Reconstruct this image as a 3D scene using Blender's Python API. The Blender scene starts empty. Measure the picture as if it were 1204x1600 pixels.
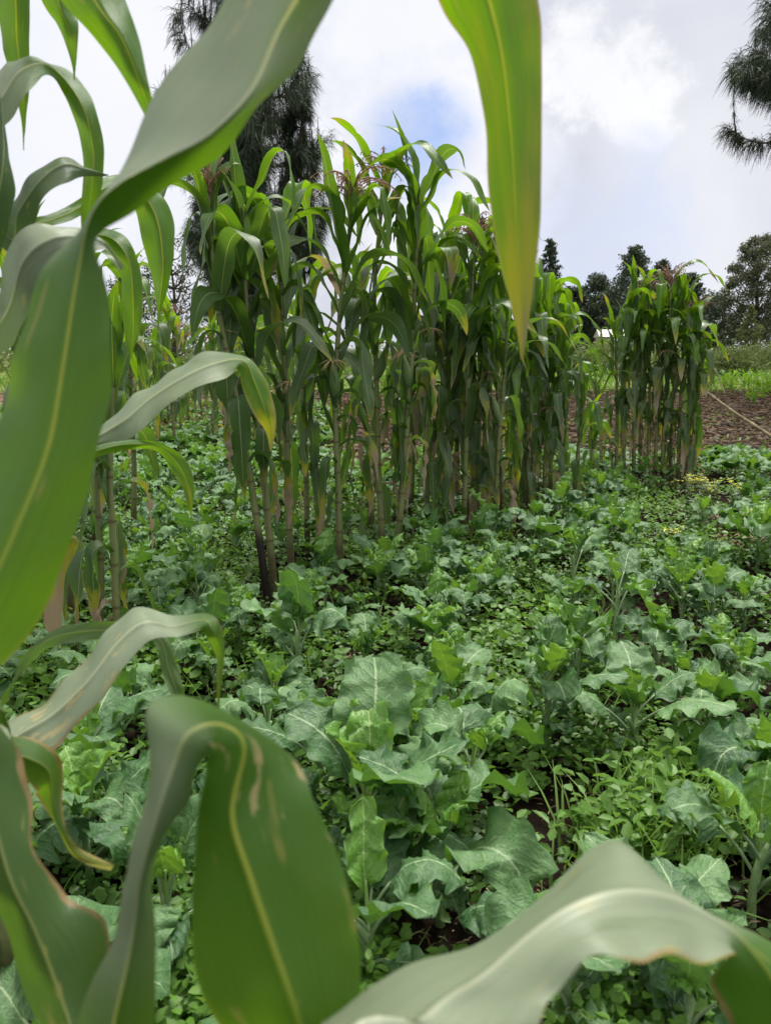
import bpy, math, random
import numpy as np
from mathutils import Vector, Matrix, noise as mnoise
R = math.radians
sc = bpy.context.scene
COL = sc.collection

# ------------------------------------------------------------------ camera
CAMH, PITCH, F = 1.0, R(10.5), 1208.0
cam_d = bpy.data.cameras.new('camera'); cam = bpy.data.objects.new('camera', cam_d); COL.objects.link(cam)
cam.location = (0, 0, CAMH); cam.rotation_euler = (R(90) - PITCH, 0, 0)
cam_d.sensor_fit = 'VERTICAL'; cam_d.sensor_height = 32; cam_d.sensor_width = 32; cam_d.lens = 32 * F / 1600
cam_d.clip_start = 0.02; cam_d.clip_end = 3000
cam_d.dof.use_dof = True; cam_d.dof.focus_distance = 2.9; cam_d.dof.aperture_fstop = 6.5
sc.camera = cam
sc.render.resolution_x, sc.render.resolution_y = 770, 1024

CP, SP = math.cos(PITCH), math.sin(PITCH)
def ray(px, py):
    x, y = (px - 602) / F, -(py - 800) / F
    return Vector((x, CP + y * SP, -SP + y * CP))       # per unit of depth
def at(px, py, depth):
    return Vector((0, 0, CAMH)) + ray(px, py) * depth

# ------------------------------------------------------------------ world
SUN_EL, SUN_AZ = R(62), R(25)         # azimuth clockwise from +Y
w = bpy.data.worlds.new('World'); sc.world = w; w.use_nodes = True
nt = w.node_tree; nt.nodes.clear()
def N(nt, t, **k):
    n = nt.nodes.new(t)
    for a, b in k.items():
        if hasattr(n, a): setattr(n, a, b)
    return n
def V(nt, op, a, b=None, c=None):
    n = nt.nodes.new('ShaderNodeMath'); n.operation = op
    for i, q in enumerate((a, b, c)):
        if q is None: continue
        if isinstance(q, (int, float)): n.inputs[i].default_value = q
        else: nt.links.new(q, n.inputs[i])
    return n.outputs[0]
def VM(nt, op, a, b=None):
    n = nt.nodes.new('ShaderNodeVectorMath'); n.operation = op
    for i, q in enumerate((a, b)):
        if q is None: continue
        if isinstance(q, (tuple, list)): n.inputs[i].default_value = q
        else: nt.links.new(q, n.inputs[i])
    return n
def SS(nt, x, lo, hi, a=0.0, b=1.0, kind='SMOOTHSTEP'):
    n = nt.nodes.new('ShaderNodeMapRange'); n.interpolation_type = kind
    nt.links.new(x, n.inputs[0])
    for i, q in enumerate((lo, hi, a, b)): n.inputs[i + 1].default_value = q
    return n.outputs[0]
def MIX(nt, f, a, b, bt='MIX'):
    n = nt.nodes.new('ShaderNodeMix'); n.data_type = 'RGBA'; n.blend_type = bt
    for i, q in ((0, f), (6, a), (7, b)):
        if isinstance(q, (int, float)): n.inputs[i].default_value = q
        elif isinstance(q, (tuple, list)): n.inputs[i].default_value = (*q[:3], 1)
        else: nt.links.new(q, n.inputs[i])
    return n.outputs[2]
def NOISE(nt, vec, scale, detail=3, rough=0.5, dim='3D'):
    n = nt.nodes.new('ShaderNodeTexNoise'); n.noise_dimensions = dim
    if vec is not None: nt.links.new(vec, n.inputs['Vector'])
    n.inputs['Scale'].default_value = scale; n.inputs['Detail'].default_value = detail
    n.inputs['Roughness'].default_value = rough
    return n.outputs[0]

sky = N(nt, 'ShaderNodeTexSky'); sky.sky_type = 'NISHITA'; sky.sun_disc = False
sky.sun_elevation = SUN_EL; sky.sun_rotation = SUN_AZ
tc = N(nt, 'ShaderNodeTexCoord'); D = tc.outputs['Generated']
sep = N(nt, 'ShaderNodeSeparateXYZ'); nt.links.new(D, sep.inputs[0])
n1 = NOISE(nt, D, 2.2, 5, 0.55); n2 = NOISE(nt, D, 7.0, 6, 0.65)
wob = V(nt, 'ADD', V(nt, 'MULTIPLY', V(nt, 'SUBTRACT', n1, 0.5), 0.05), V(nt, 'MULTIPLY', V(nt, 'SUBTRACT', n2, 0.5), 0.05))
def patch(px, py, r0, r1, k=1.0):
    d = ray(px, py).normalized()
    dt = VM(nt, 'DOT_PRODUCT', D, tuple(d)).outputs['Value']
    dt = V(nt, 'ADD', dt, V(nt, 'MULTIPLY', wob, k))
    return SS(nt, dt, math.cos(R(r1)), math.cos(R(r0)))
low = SS(nt, n1, 0.36, 0.66)
cloud = MIX(nt, low, (0.60, 0.625, 0.71), (0.77, 0.785, 0.84))
hb = patch(945, 85, .1, 5.0, 0.45); cloud = MIX(nt, V(nt, 'MULTIPLY', hb, 0.75), cloud, (0.97, 0.97, 1.0))
hb = patch(690, 330, 1, 11, 0.7); cloud = MIX(nt, V(nt, 'MULTIPLY', hb, 0.75), cloud, (1.0, 1.0, 1.04))
hb = patch(630, 110, 1, 9, 0.5); cloud = MIX(nt, V(nt, 'MULTIPLY', hb, 0.7), cloud, (0.95, 0.96, 1.04))
hb = patch(250, 250, 2, 16, 0.6); cloud = MIX(nt, V(nt, 'MULTIPLY', hb, 0.7), cloud, (0.93, 0.94, 1.0))
hb = patch(1000, 520, 2, 14, 0.6); cloud = MIX(nt, V(nt, 'MULTIPLY', hb, 0.4), cloud, (0.92, 0.92, 0.98))
# overcast sky is brighter towards the zenith
zen = SS(nt, sep.outputs[2], 0.55, 0.98, 0.88, 2.3)
cloud = MIX(nt, SS(nt, sep.outputs[2], 0.5, 0.85), cloud, (0.93, 0.90, 0.84))
cl2 = VM(nt, 'SCALE', cloud); nt.links.new(zen, cl2.inputs['Scale'])
bl = patch(650, 225, 2.6, 5.0, 0.15); bl2 = patch(905, 410, 1, 8, 0.6); 
sk = VM(nt, 'SCALE', sky.outputs[0]); sk.inputs['Scale'].default_value = 0.095
skb = MIX(nt, 0.6, sk.outputs[0], (0.40, 0.52, 0.88))
blm = V(nt, 'MAXIMUM', V(nt, 'MULTIPLY', bl, 1.0), V(nt, 'MULTIPLY', bl2, 0.35))
fin = MIX(nt, blm, cl2.outputs[0], skb)
gnd = SS(nt, sep.outputs[2], -0.05, 0.0)
fin = MIX(nt, gnd, (0.10, 0.12, 0.06), fin)
bg = N(nt, 'ShaderNodeBackground'); nt.links.new(fin, bg.inputs[0]); bg.inputs[1].default_value = 1.0
wo = N(nt, 'ShaderNodeOutputWorld'); nt.links.new(bg.outputs[0], wo.inputs[0])

sd = bpy.data.lights.new('sun', 'SUN'); sd.energy = 3.6; sd.angle = R(12); sd.color = (1, 0.97, 0.91)
sun = bpy.data.objects.new('sun', sd); COL.objects.link(sun)
sdir = Vector((math.sin(SUN_AZ) * math.cos(SUN_EL), math.cos(SUN_AZ) * math.cos(SUN_EL), math.sin(SUN_EL)))
sun.rotation_euler = (-sdir).to_track_quat('-Z', 'Y').to_euler(); sun.location = (0, 0, 30)

sc.view_settings.view_transform = 'Standard'; sc.view_settings.look = 'None'
sc.view_settings.exposure = 0.30; sc.view_settings.gamma = 1
cy = sc.cycles
cy.max_bounces = 7; cy.diffuse_bounces = 3; cy.glossy_bounces = 2; cy.transmission_bounces = 4; cy.transparent_max_bounces = 6
cy.caustics_reflective = False; cy.caustics_refractive = False

# ------------------------------------------------------------------ terrain height
def gz(x, y):
    y = np.asarray(y, float); x = np.asarray(x, float)
    t = np.clip((y - 7.2) / 3.0, 0, 1)
    z = np.where(y < 7.2, 0, np.where(y < 10.2, 0.047 * (y - 7.2) * t * 0.5 + 0, 0.0705 + 0.047 * (y - 10.2)))
    z = np.where(y > 46, 0.0705 + 0.047 * 35.8 + 0.0168 * (np.minimum(y, 160) - 46), z)
    return z
def gzf(x, y): return float(gz(x, y))
def ground_at(px, py):
    r = ray(px, py); d = 1.0
    for k in range(400):
        p = Vector((0, 0, CAMH)) + r * d
        if p.z <= gzf(p.x, p.y): return Vector((p.x, p.y, gzf(p.x, p.y)))
        d += max(0.01, 0.004 * d)
    return p
def project(p):
    q = Vector(p) - Vector((0, 0, CAMH))
    dep = q.y * CP - q.z * SP; up = q.y * SP + q.z * CP
    return (602 + F * q.x / dep, 800 - F * up / dep, dep)

# ------------------------------------------------------------------ object helpers
def tag(o, label=None, cat=None, group=None, kind=None):
    if label: o['label'] = label
    if cat: o['category'] = cat
    if group: o['group'] = group
    if kind: o['kind'] = kind
    return o
def empty(name, loc, rz=0, label=None, cat=None, group=None):
    o = bpy.data.objects.new(name, None); COL.objects.link(o); o.location = loc; o.rotation_euler = (0, 0, rz)
    o.empty_display_size = 0.1
    return tag(o, label, cat, group)
def link(name, me, parent=None):
    o = bpy.data.objects.new(name, me); COL.objects.link(o)
    if parent: o.parent = parent
    return o
def mesh(name, vs, fs, mat, uv=None, smooth=True, attr=None):
    me = bpy.data.meshes.new(name); me.from_pydata([tuple(v) for v in vs], [], fs)
    if mat: me.materials.append(mat)
    if uv is not None:
        l = me.uv_layers.new(name='UVMap'); idx = np.zeros(len(me.loops), dtype=np.int32)
        me.loops.foreach_get('vertex_index', idx)
        l.data.foreach_set('uv', np.asarray(uv, float)[idx].ravel())
    if smooth: me.shade_smooth()
    me.update(); return me
def bigmesh(name, vs, quads, mat, uv=None, smooth=True, col=None):
    """vs (n,3), quads (m,4)"""
    me = bpy.data.meshes.new(name); n, m = len(vs), len(quads); k = quads.shape[1]
    me.vertices.add(n); me.vertices.foreach_set('co', np.asarray(vs, np.float32).ravel())
    me.loops.add(m * k); me.loops.foreach_set('vertex_index', np.asarray(quads, np.int32).ravel())
    me.polygons.add(m); me.polygons.foreach_set('loop_start', np.arange(m, dtype=np.int32) * k)
    me.materials.append(mat)
    if uv is not None:
        l = me.uv_layers.new(name='UVMap'); l.data.foreach_set('uv', np.asarray(uv, np.float32)[quads.ravel()].ravel())
    if col is not None:
        a = me.attributes.new('tone', 'FLOAT', 'POINT'); a.data.foreach_set('value', np.asarray(col, np.float32))
    me.update(calc_edges=True)
    if smooth: me.shade_smooth()
    me.validate(); return me
def tube(pts, rad, sides=8, v0=0.0, cap=True):
    """returns verts, faces, uv for a tube through pts"""
    vs, fs, uv = [], [], []; n = len(pts); up = Vector((0.13, 0.97, 0.2))
    L = 0
    for i, p in enumerate(pts):
        a = pts[max(0, i - 1)]; b = pts[min(n - 1, i + 1)]; T = (Vector(b) - Vector(a)).normalized()
        S = T.cross(up); S = S.normalized() if S.length > 1e-4 else Vector((1, 0, 0)); U = S.cross(T)
        if i: L += (Vector(p) - Vector(pts[i - 1])).length
        r = rad[i] if hasattr(rad, '__len__') else rad
        for k in range(sides):
            t = 2 * math.pi * k / sides
            vs.append(Vector(p) + S * (math.cos(t) * r) + U * (math.sin(t) * r)); uv.append((k / sides, v0 + L))
    for i in range(n - 1):
        for k in range(sides):
            k2 = (k + 1) % sides
            fs.append((i * sides + k, i * sides + k2, (i + 1) * sides + k2, (i + 1) * sides + k))
    if cap:
        vs.append(Vector(pts[-1])); uv.append((0.5, v0 + L)); c = len(vs) - 1
        for k in range(sides): fs.append(((n - 1) * sides + k, (n - 1) * sides + (k + 1) % sides, c))
    return vs, fs, uv
class MB:
    def __init__(s): s.v, s.f, s.u = [], [], []
    def add(s, t):
        o = len(s.v); s.v += [tuple(q) for q in t[0]]; s.f += [tuple(i + o for i in f) for f in t[1]]; s.u += list(t[2]); return s
    def mesh(s, name, mat): return mesh(name, s.v, s.f, mat, s.u)
def smooth(t): t = max(0.0, min(1.0, t)); return t * t * (3 - 2 * t)
def catmull(P, n):
    P = [Vector(p) for p in P]; out = []
    for i in range(len(P) - 1):
        p0 = P[max(0, i - 1)]; p1 = P[i]; p2 = P[i + 1]; p3 = P[min(len(P) - 1, i + 2)]
        for k in range(n):
            t = k / n
            out.append(0.5 * (2 * p1 + (p2 - p0) * t + (2 * p0 - 5 * p1 + 4 * p2 - p3) * t * t + (3 * p1 - p0 - 3 * p2 + p3) * t ** 3))
    out.append(P[-1]); return out

# ------------------------------------------------------------------ materials
def mat_new(name):
    m = bpy.data.materials.new(name); m.use_nodes = True; nt = m.node_tree; nt.nodes.clear(); return m, nt
def finish(nt, col, rough=0.5, spec=0.5, trans=0.0, tcol=None, bump=None, bstr=0.3, bdist=0.002, sheen=0.0):
    p = nt.nodes.new('ShaderNodeBsdfPrincipled'); out = nt.nodes.new('ShaderNodeOutputMaterial')
    if isinstance(col, (tuple, list)): p.inputs['Base Color'].default_value = (*col[:3], 1)
    else: nt.links.new(col, p.inputs['Base Color'])
    if isinstance(rough, (int, float)): p.inputs['Roughness'].default_value = rough
    else: nt.links.new(rough, p.inputs['Roughness'])
    if isinstance(spec, (int, float)): p.inputs['Specular IOR Level'].default_value = spec
    else: nt.links.new(spec, p.inputs['Specular IOR Level'])
    if bump is not None:
        b = nt.nodes.new('ShaderNodeBump'); b.inputs['Strength'].default_value = bstr; b.inputs['Distance'].default_value = bdist
        nt.links.new(bump, b.inputs['Height']); nt.links.new(b.outputs[0], p.inputs['Normal'])
    last = p.outputs[0]
    if trans > 0:
        t = nt.nodes.new('ShaderNodeBsdfTranslucent'); mx = nt.nodes.new('ShaderNodeMixShader'); mx.inputs[0].default_value = trans
        if isinstance(tcol, (tuple, list)): t.inputs[0].default_value = (*tcol[:3], 1)
        else: nt.links.new(tcol, t.inputs[0])
        nt.links.new(last, mx.inputs[1]); nt.links.new(t.outputs[0], mx.inputs[2]); last = mx.outputs[0]
    nt.links.new(last, out.inputs[0])
def uvsplit(nt):
    u = nt.nodes.new('ShaderNodeUVMap'); s = nt.nodes.new('ShaderNodeSeparateXYZ'); nt.links.new(u.outputs[0], s.inputs[0])
    return u.outputs[0], s.outputs[0], s.outputs[1]
def mapped(nt, vec, sx, sy, sz=1, off=None):
    m = VM(nt, 'MULTIPLY', vec, (sx, sy, sz))
    if off is None: return m.outputs[0]
    a = nt.nodes.new('ShaderNodeVectorMath'); a.operation = 'ADD'; nt.links.new(m.outputs[0], a.inputs[0]); nt.links.new(off, a.inputs[1])
    return a.outputs[0]
def objattr(nt, name):
    a = nt.nodes.new('ShaderNodeAttribute'); a.attribute_type = 'OBJECT'; a.attribute_name = name; return a.outputs['Fac']

def maize_leaf_mat(name, spots=0.25):
    m, nt = mat_new(name)
    uv, u, v = uvsplit(nt)
    oi = nt.nodes.new('ShaderNodeObjectInfo'); rnd = oi.outputs['Random']
    off = nt.nodes.new('ShaderNodeCombineXYZ')
    for i in range(3): nt.links.new(V(nt, 'MULTIPLY', rnd, 37.0 + 11 * i), off.inputs[i])
    off = off.outputs[0]
    dry = objattr(nt, 'dry'); lush = objattr(nt, 'lush')
    streak = NOISE(nt, mapped(nt, uv, 70, 1.6, 1, off), 1.0, 3, 0.6)
    broad = NOISE(nt, mapped(nt, uv, 2.2, 7, 1, off), 1.0, 4, 0.6)
    fine = NOISE(nt, mapped(nt, uv, 210, 2.5, 1, off), 1.0, 2, 0.6)
    base = MIX(nt, broad, (0.016, 0.048, 0.012), (0.045, 0.095, 0.024))
    base = MIX(nt, lush, base, MIX(nt, broad, (0.032, 0.105, 0.004), (0.075, 0.185, 0.008)))
    base = MIX(nt, SS(nt, streak, 0.35, 0.7, 0, 0.35), base, (0.065, 0.15, 0.018))
    wa = nt.nodes.new('ShaderNodeAttribute'); wa.attribute_name = 'grey_sheen'  # sky sheen painted into the near leaf colour as pale grey green
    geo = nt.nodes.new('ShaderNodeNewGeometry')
    grey_sheen = V(nt, 'MAXIMUM', wa.outputs['Fac'], V(nt, 'MULTIPLY', V(nt, 'SUBTRACT', 1, lush), V(nt, 'ADD', V(nt, 'MULTIPLY', rnd, 0.34), 0.03)))
    base = MIX(nt, grey_sheen, base, MIX(nt, broad, (0.22, 0.285, 0.175), (0.34, 0.395, 0.26)))
    veins = SS(nt, V(nt, 'ABSOLUTE', V(nt, 'SINE', V(nt, 'MULTIPLY', V(nt, 'ADD', u, V(nt, 'MULTIPLY', broad, .01)), 118.0))), 0.30, 0.0)
    base = MIX(nt, V(nt, 'MULTIPLY', veins, .34), base, MIX(nt, grey_sheen, (0.12, 0.23, 0.03), (0.34, 0.40, 0.26)))
    base = MIX(nt, SS(nt, fine, 0.45, 0.75, 0, 0.25), base, MIX(nt, grey_sheen, (0.085, 0.19, 0.02), (0.32, 0.37, 0.25)))
    base = MIX(nt, SS(nt, fine, 0.48, 0.25, 0, 0.30), base, (0.03, 0.08, 0.02))
    tr = MIX(nt, lush, (0.10, 0.22, 0.012), (0.32, 0.62, 0.006))
    tr = MIX(nt, SS(nt, streak, 0.3, 0.7, 0, 0.5), tr, (0.11, 0.24, 0.006))
    tr = MIX(nt, V(nt, 'MULTIPLY', veins, .3), tr, (0.40, 0.55, 0.03))
    tr = MIX(nt, V(nt, 'MULTIPLY', grey_sheen, .75), tr, (0.13, 0.18, 0.08))
    # spots of blight
    vo = nt.nodes.new('ShaderNodeTexVoronoi'); nt.links.new(mapped(nt, uv, 9, 26, 1, off), vo.inputs['Vector']); vo.inputs['Scale'].default_value = 1
    sp = V(nt, 'MULTIPLY', SS(nt, vo.outputs['Distance'], 0.22, 0.10), SS(nt, broad, 0.58, 0.66))
    sp = V(nt, 'MULTIPLY', sp, spots * 3)
    bl_ = objattr(nt, 'blight'); big = NOISE(nt, mapped(nt, uv, 7, 16, 1, off), 1.0, 2, 0.5)
    sp = V(nt, 'MAXIMUM', sp, V(nt, 'MULTIPLY', bl_, V(nt, 'MULTIPLY', SS(nt, big, 0.66, 0.72), .8)))
    base = MIX(nt, sp, base, (0.42, 0.36, 0.11)); tr = MIX(nt, sp, tr, (0.45, 0.36, 0.08))
    du = V(nt, 'ABSOLUTE', V(nt, 'SUBTRACT', u, 0.5))
    sa = nt.nodes.new('ShaderNodeAttribute'); sa.attribute_name = 'scorch'; ba = nt.nodes.new('ShaderNodeAttribute'); ba.attribute_name = 'burn'
    sn = NOISE(nt, mapped(nt, uv, 9, 24, 1, off), 1.0, 4, 0.55)
    sm = V(nt, 'MULTIPLY', SS(nt, V(nt, 'ADD', sn, V(nt, 'MULTIPLY', sa.outputs['Fac'], .16)), 0.66, 0.70), V(nt, 'GREATER_THAN', sa.outputs['Fac'], .02))
    base = MIX(nt, V(nt, 'MULTIPLY', sm, .85), base, (0.50, 0.42, 0.20)); tr = MIX(nt, sm, tr, (0.50, 0.40, 0.14))
    bm = SS(nt, V(nt, 'ADD', V(nt, 'ADD', du, V(nt, 'MULTIPLY', V(nt, 'SUBTRACT', sn, .5), .16)), V(nt, 'MULTIPLY', ba.outputs['Fac'], .14)), 0.50, 0.53)
    bm = V(nt, 'MULTIPLY', bm, V(nt, 'GREATER_THAN', ba.outputs['Fac'], .02))
    base = MIX(nt, bm, base, MIX(nt, sn, (0.12, 0.075, 0.03), (0.46, 0.34, 0.16))); tr = MIX(nt, bm, tr, (0.22, 0.14, 0.03))
    dust = NOISE(nt, mapped(nt, uv, 60, 160, 1, off), 1.0, 2, 0.7)
    base = MIX(nt, SS(nt, dust, 0.66, 0.74, 0, .5), base, (0.30, 0.30, 0.20))
    base = MIX(nt, SS(nt, broad, 0.42, 0.25, 0, .45), base, (0.10, 0.16, 0.02))
    # midrib
    rib = V(nt, 'MULTIPLY', SS(nt, du, 0.028, 0.010), SS(nt, v, 1.0, 0.75, 0.15, 0.85))
    base = MIX(nt, rib, base, MIX(nt, grey_sheen, MIX(nt, lush, (0.30, 0.36, 0.17), (0.52, 0.53, 0.05)), (0.46, 0.50, 0.36))); tr = MIX(nt, rib, tr, MIX(nt, lush, (0.36, 0.44, 0.10), (0.75, 0.75, 0.04)))
    # dry margin and tip: an object's own 'dry' amount moves it down the blade
    k = V(nt, 'ADD', v, V(nt, 'MULTIPLY', V(nt, 'SUBTRACT', broad, 0.5), 0.5))
    k = V(nt, 'ADD', k, V(nt, 'MULTIPLY', SS(nt, du, 0.44, 0.5), 0.16))
    k = V(nt, 'ADD', k, V(nt, 'MULTIPLY', dry, 1.2))
    yel = SS(nt, k, 1.0, 1.14); brn = SS(nt, k, 1.14, 1.26)
    straw = MIX(nt, streak, (0.22, 0.15, 0.09), (0.46, 0.38, 0.26))
    base = MIX(nt, V(nt, 'MULTIPLY', yel, 0.8), base, (0.30, 0.30, 0.03)); base = MIX(nt, brn, base, straw)
    tr = MIX(nt, V(nt, 'MULTIPLY', yel, 0.8), tr, (0.48, 0.42, 0.02)); tr = MIX(nt, brn, tr, (0.30, 0.22, 0.13))
    rough = V(nt, 'ADD', V(nt, 'MULTIPLY', broad, 0.18), 0.30)
    finish(nt, base, rough, V(nt, 'ADD', V(nt, 'MULTIPLY', grey_sheen, .5), .34), 0.38, tr, V(nt, 'ADD', streak, V(nt, 'MULTIPLY', fine, .5)), 0.5, 0.0016)
    return m
M_LEAF = maize_leaf_mat('maize_leaf')

def stalk_mat():
    m, nt = mat_new('maize_stalk'); uv, u, v = uvsplit(nt)
    tcn = nt.nodes.new('ShaderNodeTexCoord'); s = nt.nodes.new('ShaderNodeSeparateXYZ'); nt.links.new(tcn.outputs['Object'], s.inputs[0])
    z = s.outputs[2]
    st = NOISE(nt, mapped(nt, uv, 14, 5), 1.0, 3, 0.6); br = NOISE(nt, tcn.outputs['Object'], 9, 4, 0.6)
    c = MIX(nt, br, (0.10, 0.13, 0.04), (0.21, 0.24, 0.09))
    c = MIX(nt, SS(nt, st, 0.4, 0.7, 0, 0.5), c, (0.27, 0.25, 0.12))
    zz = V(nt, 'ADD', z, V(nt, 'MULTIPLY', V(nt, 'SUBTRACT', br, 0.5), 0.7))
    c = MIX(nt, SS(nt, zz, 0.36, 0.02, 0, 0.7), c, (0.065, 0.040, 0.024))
    fr = V(nt, 'ABSOLUTE', V(nt, 'SUBTRACT', V(nt, 'FRACT', V(nt, 'DIVIDE', v, 0.14)), 0.5))
    c = MIX(nt, SS(nt, fr, 0.44, 0.49, 0, 0.8), c, (0.10, 0.06, 0.03))
    char = objattr(nt, 'charred')
    c = MIX(nt, V(nt, 'MULTIPLY', char, SS(nt, z, 0.36, 0.26)), c, (0.02, 0.015, 0.012))
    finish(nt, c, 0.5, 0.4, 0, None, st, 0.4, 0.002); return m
M_STALK = stalk_mat()

def tassel_mat():
    m, nt = mat_new('tassel'); tcn = nt.nodes.new('ShaderNodeTexCoord')
    n = NOISE(nt, tcn.outputs['Object'], 30, 3); c = MIX(nt, n, (0.20, 0.105, 0.085), (0.42, 0.29, 0.20))
    finish(nt, c, 0.7, 0.2, 0.25, (0.5, 0.25, 0.12)); return m
M_TASSEL = tassel_mat()
def silk_mat():
    m, nt = mat_new('husk'); uv, u, v = uvsplit(nt); n = NOISE(nt, mapped(nt, uv, 30, 4), 1, 3)
    c = MIX(nt, n, (0.10, 0.18, 0.06), (0.22, 0.30, 0.12)); finish(nt, c, 0.5, 0.4, 0.15, (0.3, 0.4, 0.1), n, 0.5, 0.002); return m
M_HUSK = silk_mat()
def simple_noise_mat(name, c1, c2, scale=8, rough=0.7, spec=0.3, trans=0, tcol=None, rnd=0.0, bstr=0.0, bdist=0.01, tone=False):
    m, nt = mat_new(name); tcn = nt.nodes.new('ShaderNodeTexCoord')
    n = NOISE(nt, tcn.outputs['Object'], scale, 4, 0.6); f = SS(nt, n, 0.3, 0.7)
    if rnd:
        oi = nt.nodes.new('ShaderNodeObjectInfo'); f = V(nt, 'ADD', V(nt, 'MULTIPLY', f, 1 - rnd), V(nt, 'MULTIPLY', oi.outputs['Random'], rnd))
    if tone:
        a = nt.nodes.new('ShaderNodeAttribute'); a.attribute_name = 'tone'; f = V(nt, 'ADD', V(nt, 'MULTIPLY', f, 0.3), V(nt, 'MULTIPLY', a.outputs['Fac'], 0.7))
    c = MIX(nt, f, c1, c2)
    finish(nt, c, rough, spec, trans, tcol, n if bstr else None, bstr, bdist); return m
M_SILK = simple_noise_mat('corn_silk', (0.35, 0.22, 0.12), (0.5, 0.42, 0.2), 40, 0.6)

def kale_mat(name, dark, light, tcol, vein=(0.42, 0.52, 0.36), rough=0.42):
    m, nt = mat_new(name); uv, u, v = uvsplit(nt)
    oi = nt.nodes.new('ShaderNodeObjectInfo'); rnd = oi.outputs['Random']
    tcn = nt.nodes.new('ShaderNodeTexCoord')
    off = nt.nodes.new('ShaderNodeCombineXYZ'); nt.links.new(V(nt, 'MULTIPLY', rnd, 17.0), off.inputs[0])
    n = NOISE(nt, mapped(nt, uv, 6, 8, 1, off.outputs[0]), 1, 4, 0.6)
    f = V(nt, 'ADD', V(nt, 'MULTIPLY', SS(nt, n, 0.3, 0.7), 0.35), V(nt, 'MULTIPLY', rnd, 0.65))
    c = MIX(nt, f, dark, light)
    du = V(nt, 'ABSOLUTE', V(nt, 'SUBTRACT', u, 0.5))
    wv = V(nt, 'MULTIPLY', V(nt, 'SUBTRACT', n, 0.5), 0.9)
    t = V(nt, 'ADD', V(nt, 'SUBTRACT', V(nt, 'MULTIPLY', v, 8.0), V(nt, 'MULTIPLY', du, 5.5)), wv)
    side = V(nt, 'MULTIPLY', V(nt, 'GREATER_THAN', u, 0.5), 0.45)
    t = V(nt, 'FRACT', V(nt, 'ADD', t, side)); dist = V(nt, 'ABSOLUTE', V(nt, 'SUBTRACT', t, 0.5))
    lat = V(nt, 'MULTIPLY', SS(nt, dist, 0.040, 0.008), SS(nt, du, 0.46, 0.10, 0.0, 0.6))
    vo = nt.nodes.new('ShaderNodeTexVoronoi'); vo.feature = 'DISTANCE_TO_EDGE'
    nt.links.new(mapped(nt, uv, 16, 22, 1, off.outputs[0]), vo.inputs['Vector']); vo.inputs['Scale'].default_value = 1
    net = SS(nt, vo.outputs['Distance'], 0.05, 0.0, 0, 0.05)
    mid = V(nt, 'MULTIPLY', SS(nt, du, 0.022, 0.010), 0.85)
    ribs = V(nt, 'MAXIMUM', V(nt, 'MAXIMUM', mid, lat), net)
    c = MIX(nt, ribs, c, vein)
    h = V(nt, 'ADD', V(nt, 'MULTIPLY', SS(nt, dist, 0.0, 0.35), 0.7), V(nt, 'MULTIPLY', SS(nt, vo.outputs['Distance'], 0, 0.3), 0.5))
    finish(nt, c, rough, 0.42, 0.22, tcol, h, 0.45, 0.0025); return m
M_KALE = kale_mat('kale_leaf', (0.022, 0.078, 0.026), (0.135, 0.255, 0.090), (0.16, 0.36, 0.03), (0.33, 0.44, 0.24), 0.55)
M_KALEY = kale_mat('kale_young_leaf', (0.080, 0.200, 0.030), (0.145, 0.30, 0.050), (0.30, 0.55, 0.04), (0.32, 0.46, 0.15))
M_KSTEM = simple_noise_mat('kale_stem', (0.16, 0.26, 0.10), (0.26, 0.36, 0.17), 20, 0.5)

def ground_mat():
    m, nt = mat_new('field_soil'); g = nt.nodes.new('ShaderNodeNewGeometry'); P = g.outputs['Position']
    s = nt.nodes.new('ShaderNodeSeparateXYZ'); nt.links.new(P, s.inputs[0])
    n = NOISE(nt, P, 18, 6, 0.7); nl = NOISE(nt, P, 1.3, 4, 0.6); nb = NOISE(nt, P, 4.5, 5, 0.65)
    near = MIX(nt, SS(nt, n, 0.35, 0.7), (0.008, 0.006, 0.005), (0.026, 0.017, 0.012))
    plough = MIX(nt, SS(nt, nb, 0.32, 0.68), (0.046, 0.030, 0.020), (0.185, 0.122, 0.080))
    plough = MIX(nt, SS(nt, n, 0.60, 0.74, 0, 0.5), plough, (0.40, 0.30, 0.17))
    yy = V(nt, 'ADD', s.outputs[1], V(nt, 'MULTIPLY', V(nt, 'SUBTRACT', nl, 0.5), 1.6))
    c = MIX(nt, SS(nt, yy, 8.0, 8.8), near, plough)
    grass = MIX(nt, SS(nt, nb, 0.3, 0.7), (0.085, 0.14, 0.03), (0.17, 0.20, 0.06))
    c = MIX(nt, SS(nt, yy, 17.5, 19.5), c, grass)
    finish(nt, c, 1.0, 0.03, 0, None, n, 0.8, 0.02); return m
M_GROUND = ground_mat()
M_WEED = simple_noise_mat('weed_leaf', (0.020, 0.058, 0.012), (0.13, 0.27, 0.036), 1.5, 0.5, 0.4, 0.3, (0.22, 0.42, 0.05), tone=True)
M_GRASS = simple_noise_mat('grass_blade', (0.06, 0.14, 0.025), (0.17, 0.29, 0.05), 3, 0.5, 0.4, 0.3, (0.25, 0.45, 0.05), tone=True)
M_STRAW = simple_noise_mat('dry_straw', (0.14, 0.10, 0.06), (0.42, 0.34, 0.22), 6, 0.8, 0.2, tone=True)
M_CLOD = simple_noise_mat('soil_clod', (0.040, 0.030, 0.022), (0.20, 0.155, 0.115), 3, 0.95, 0.1, tone=True)
M_BARK = simple_noise_mat('bark', (0.035, 0.026, 0.02), (0.11, 0.085, 0.065), 5, 0.9, 0.1, bstr=0.6, bdist=0.05)
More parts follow.
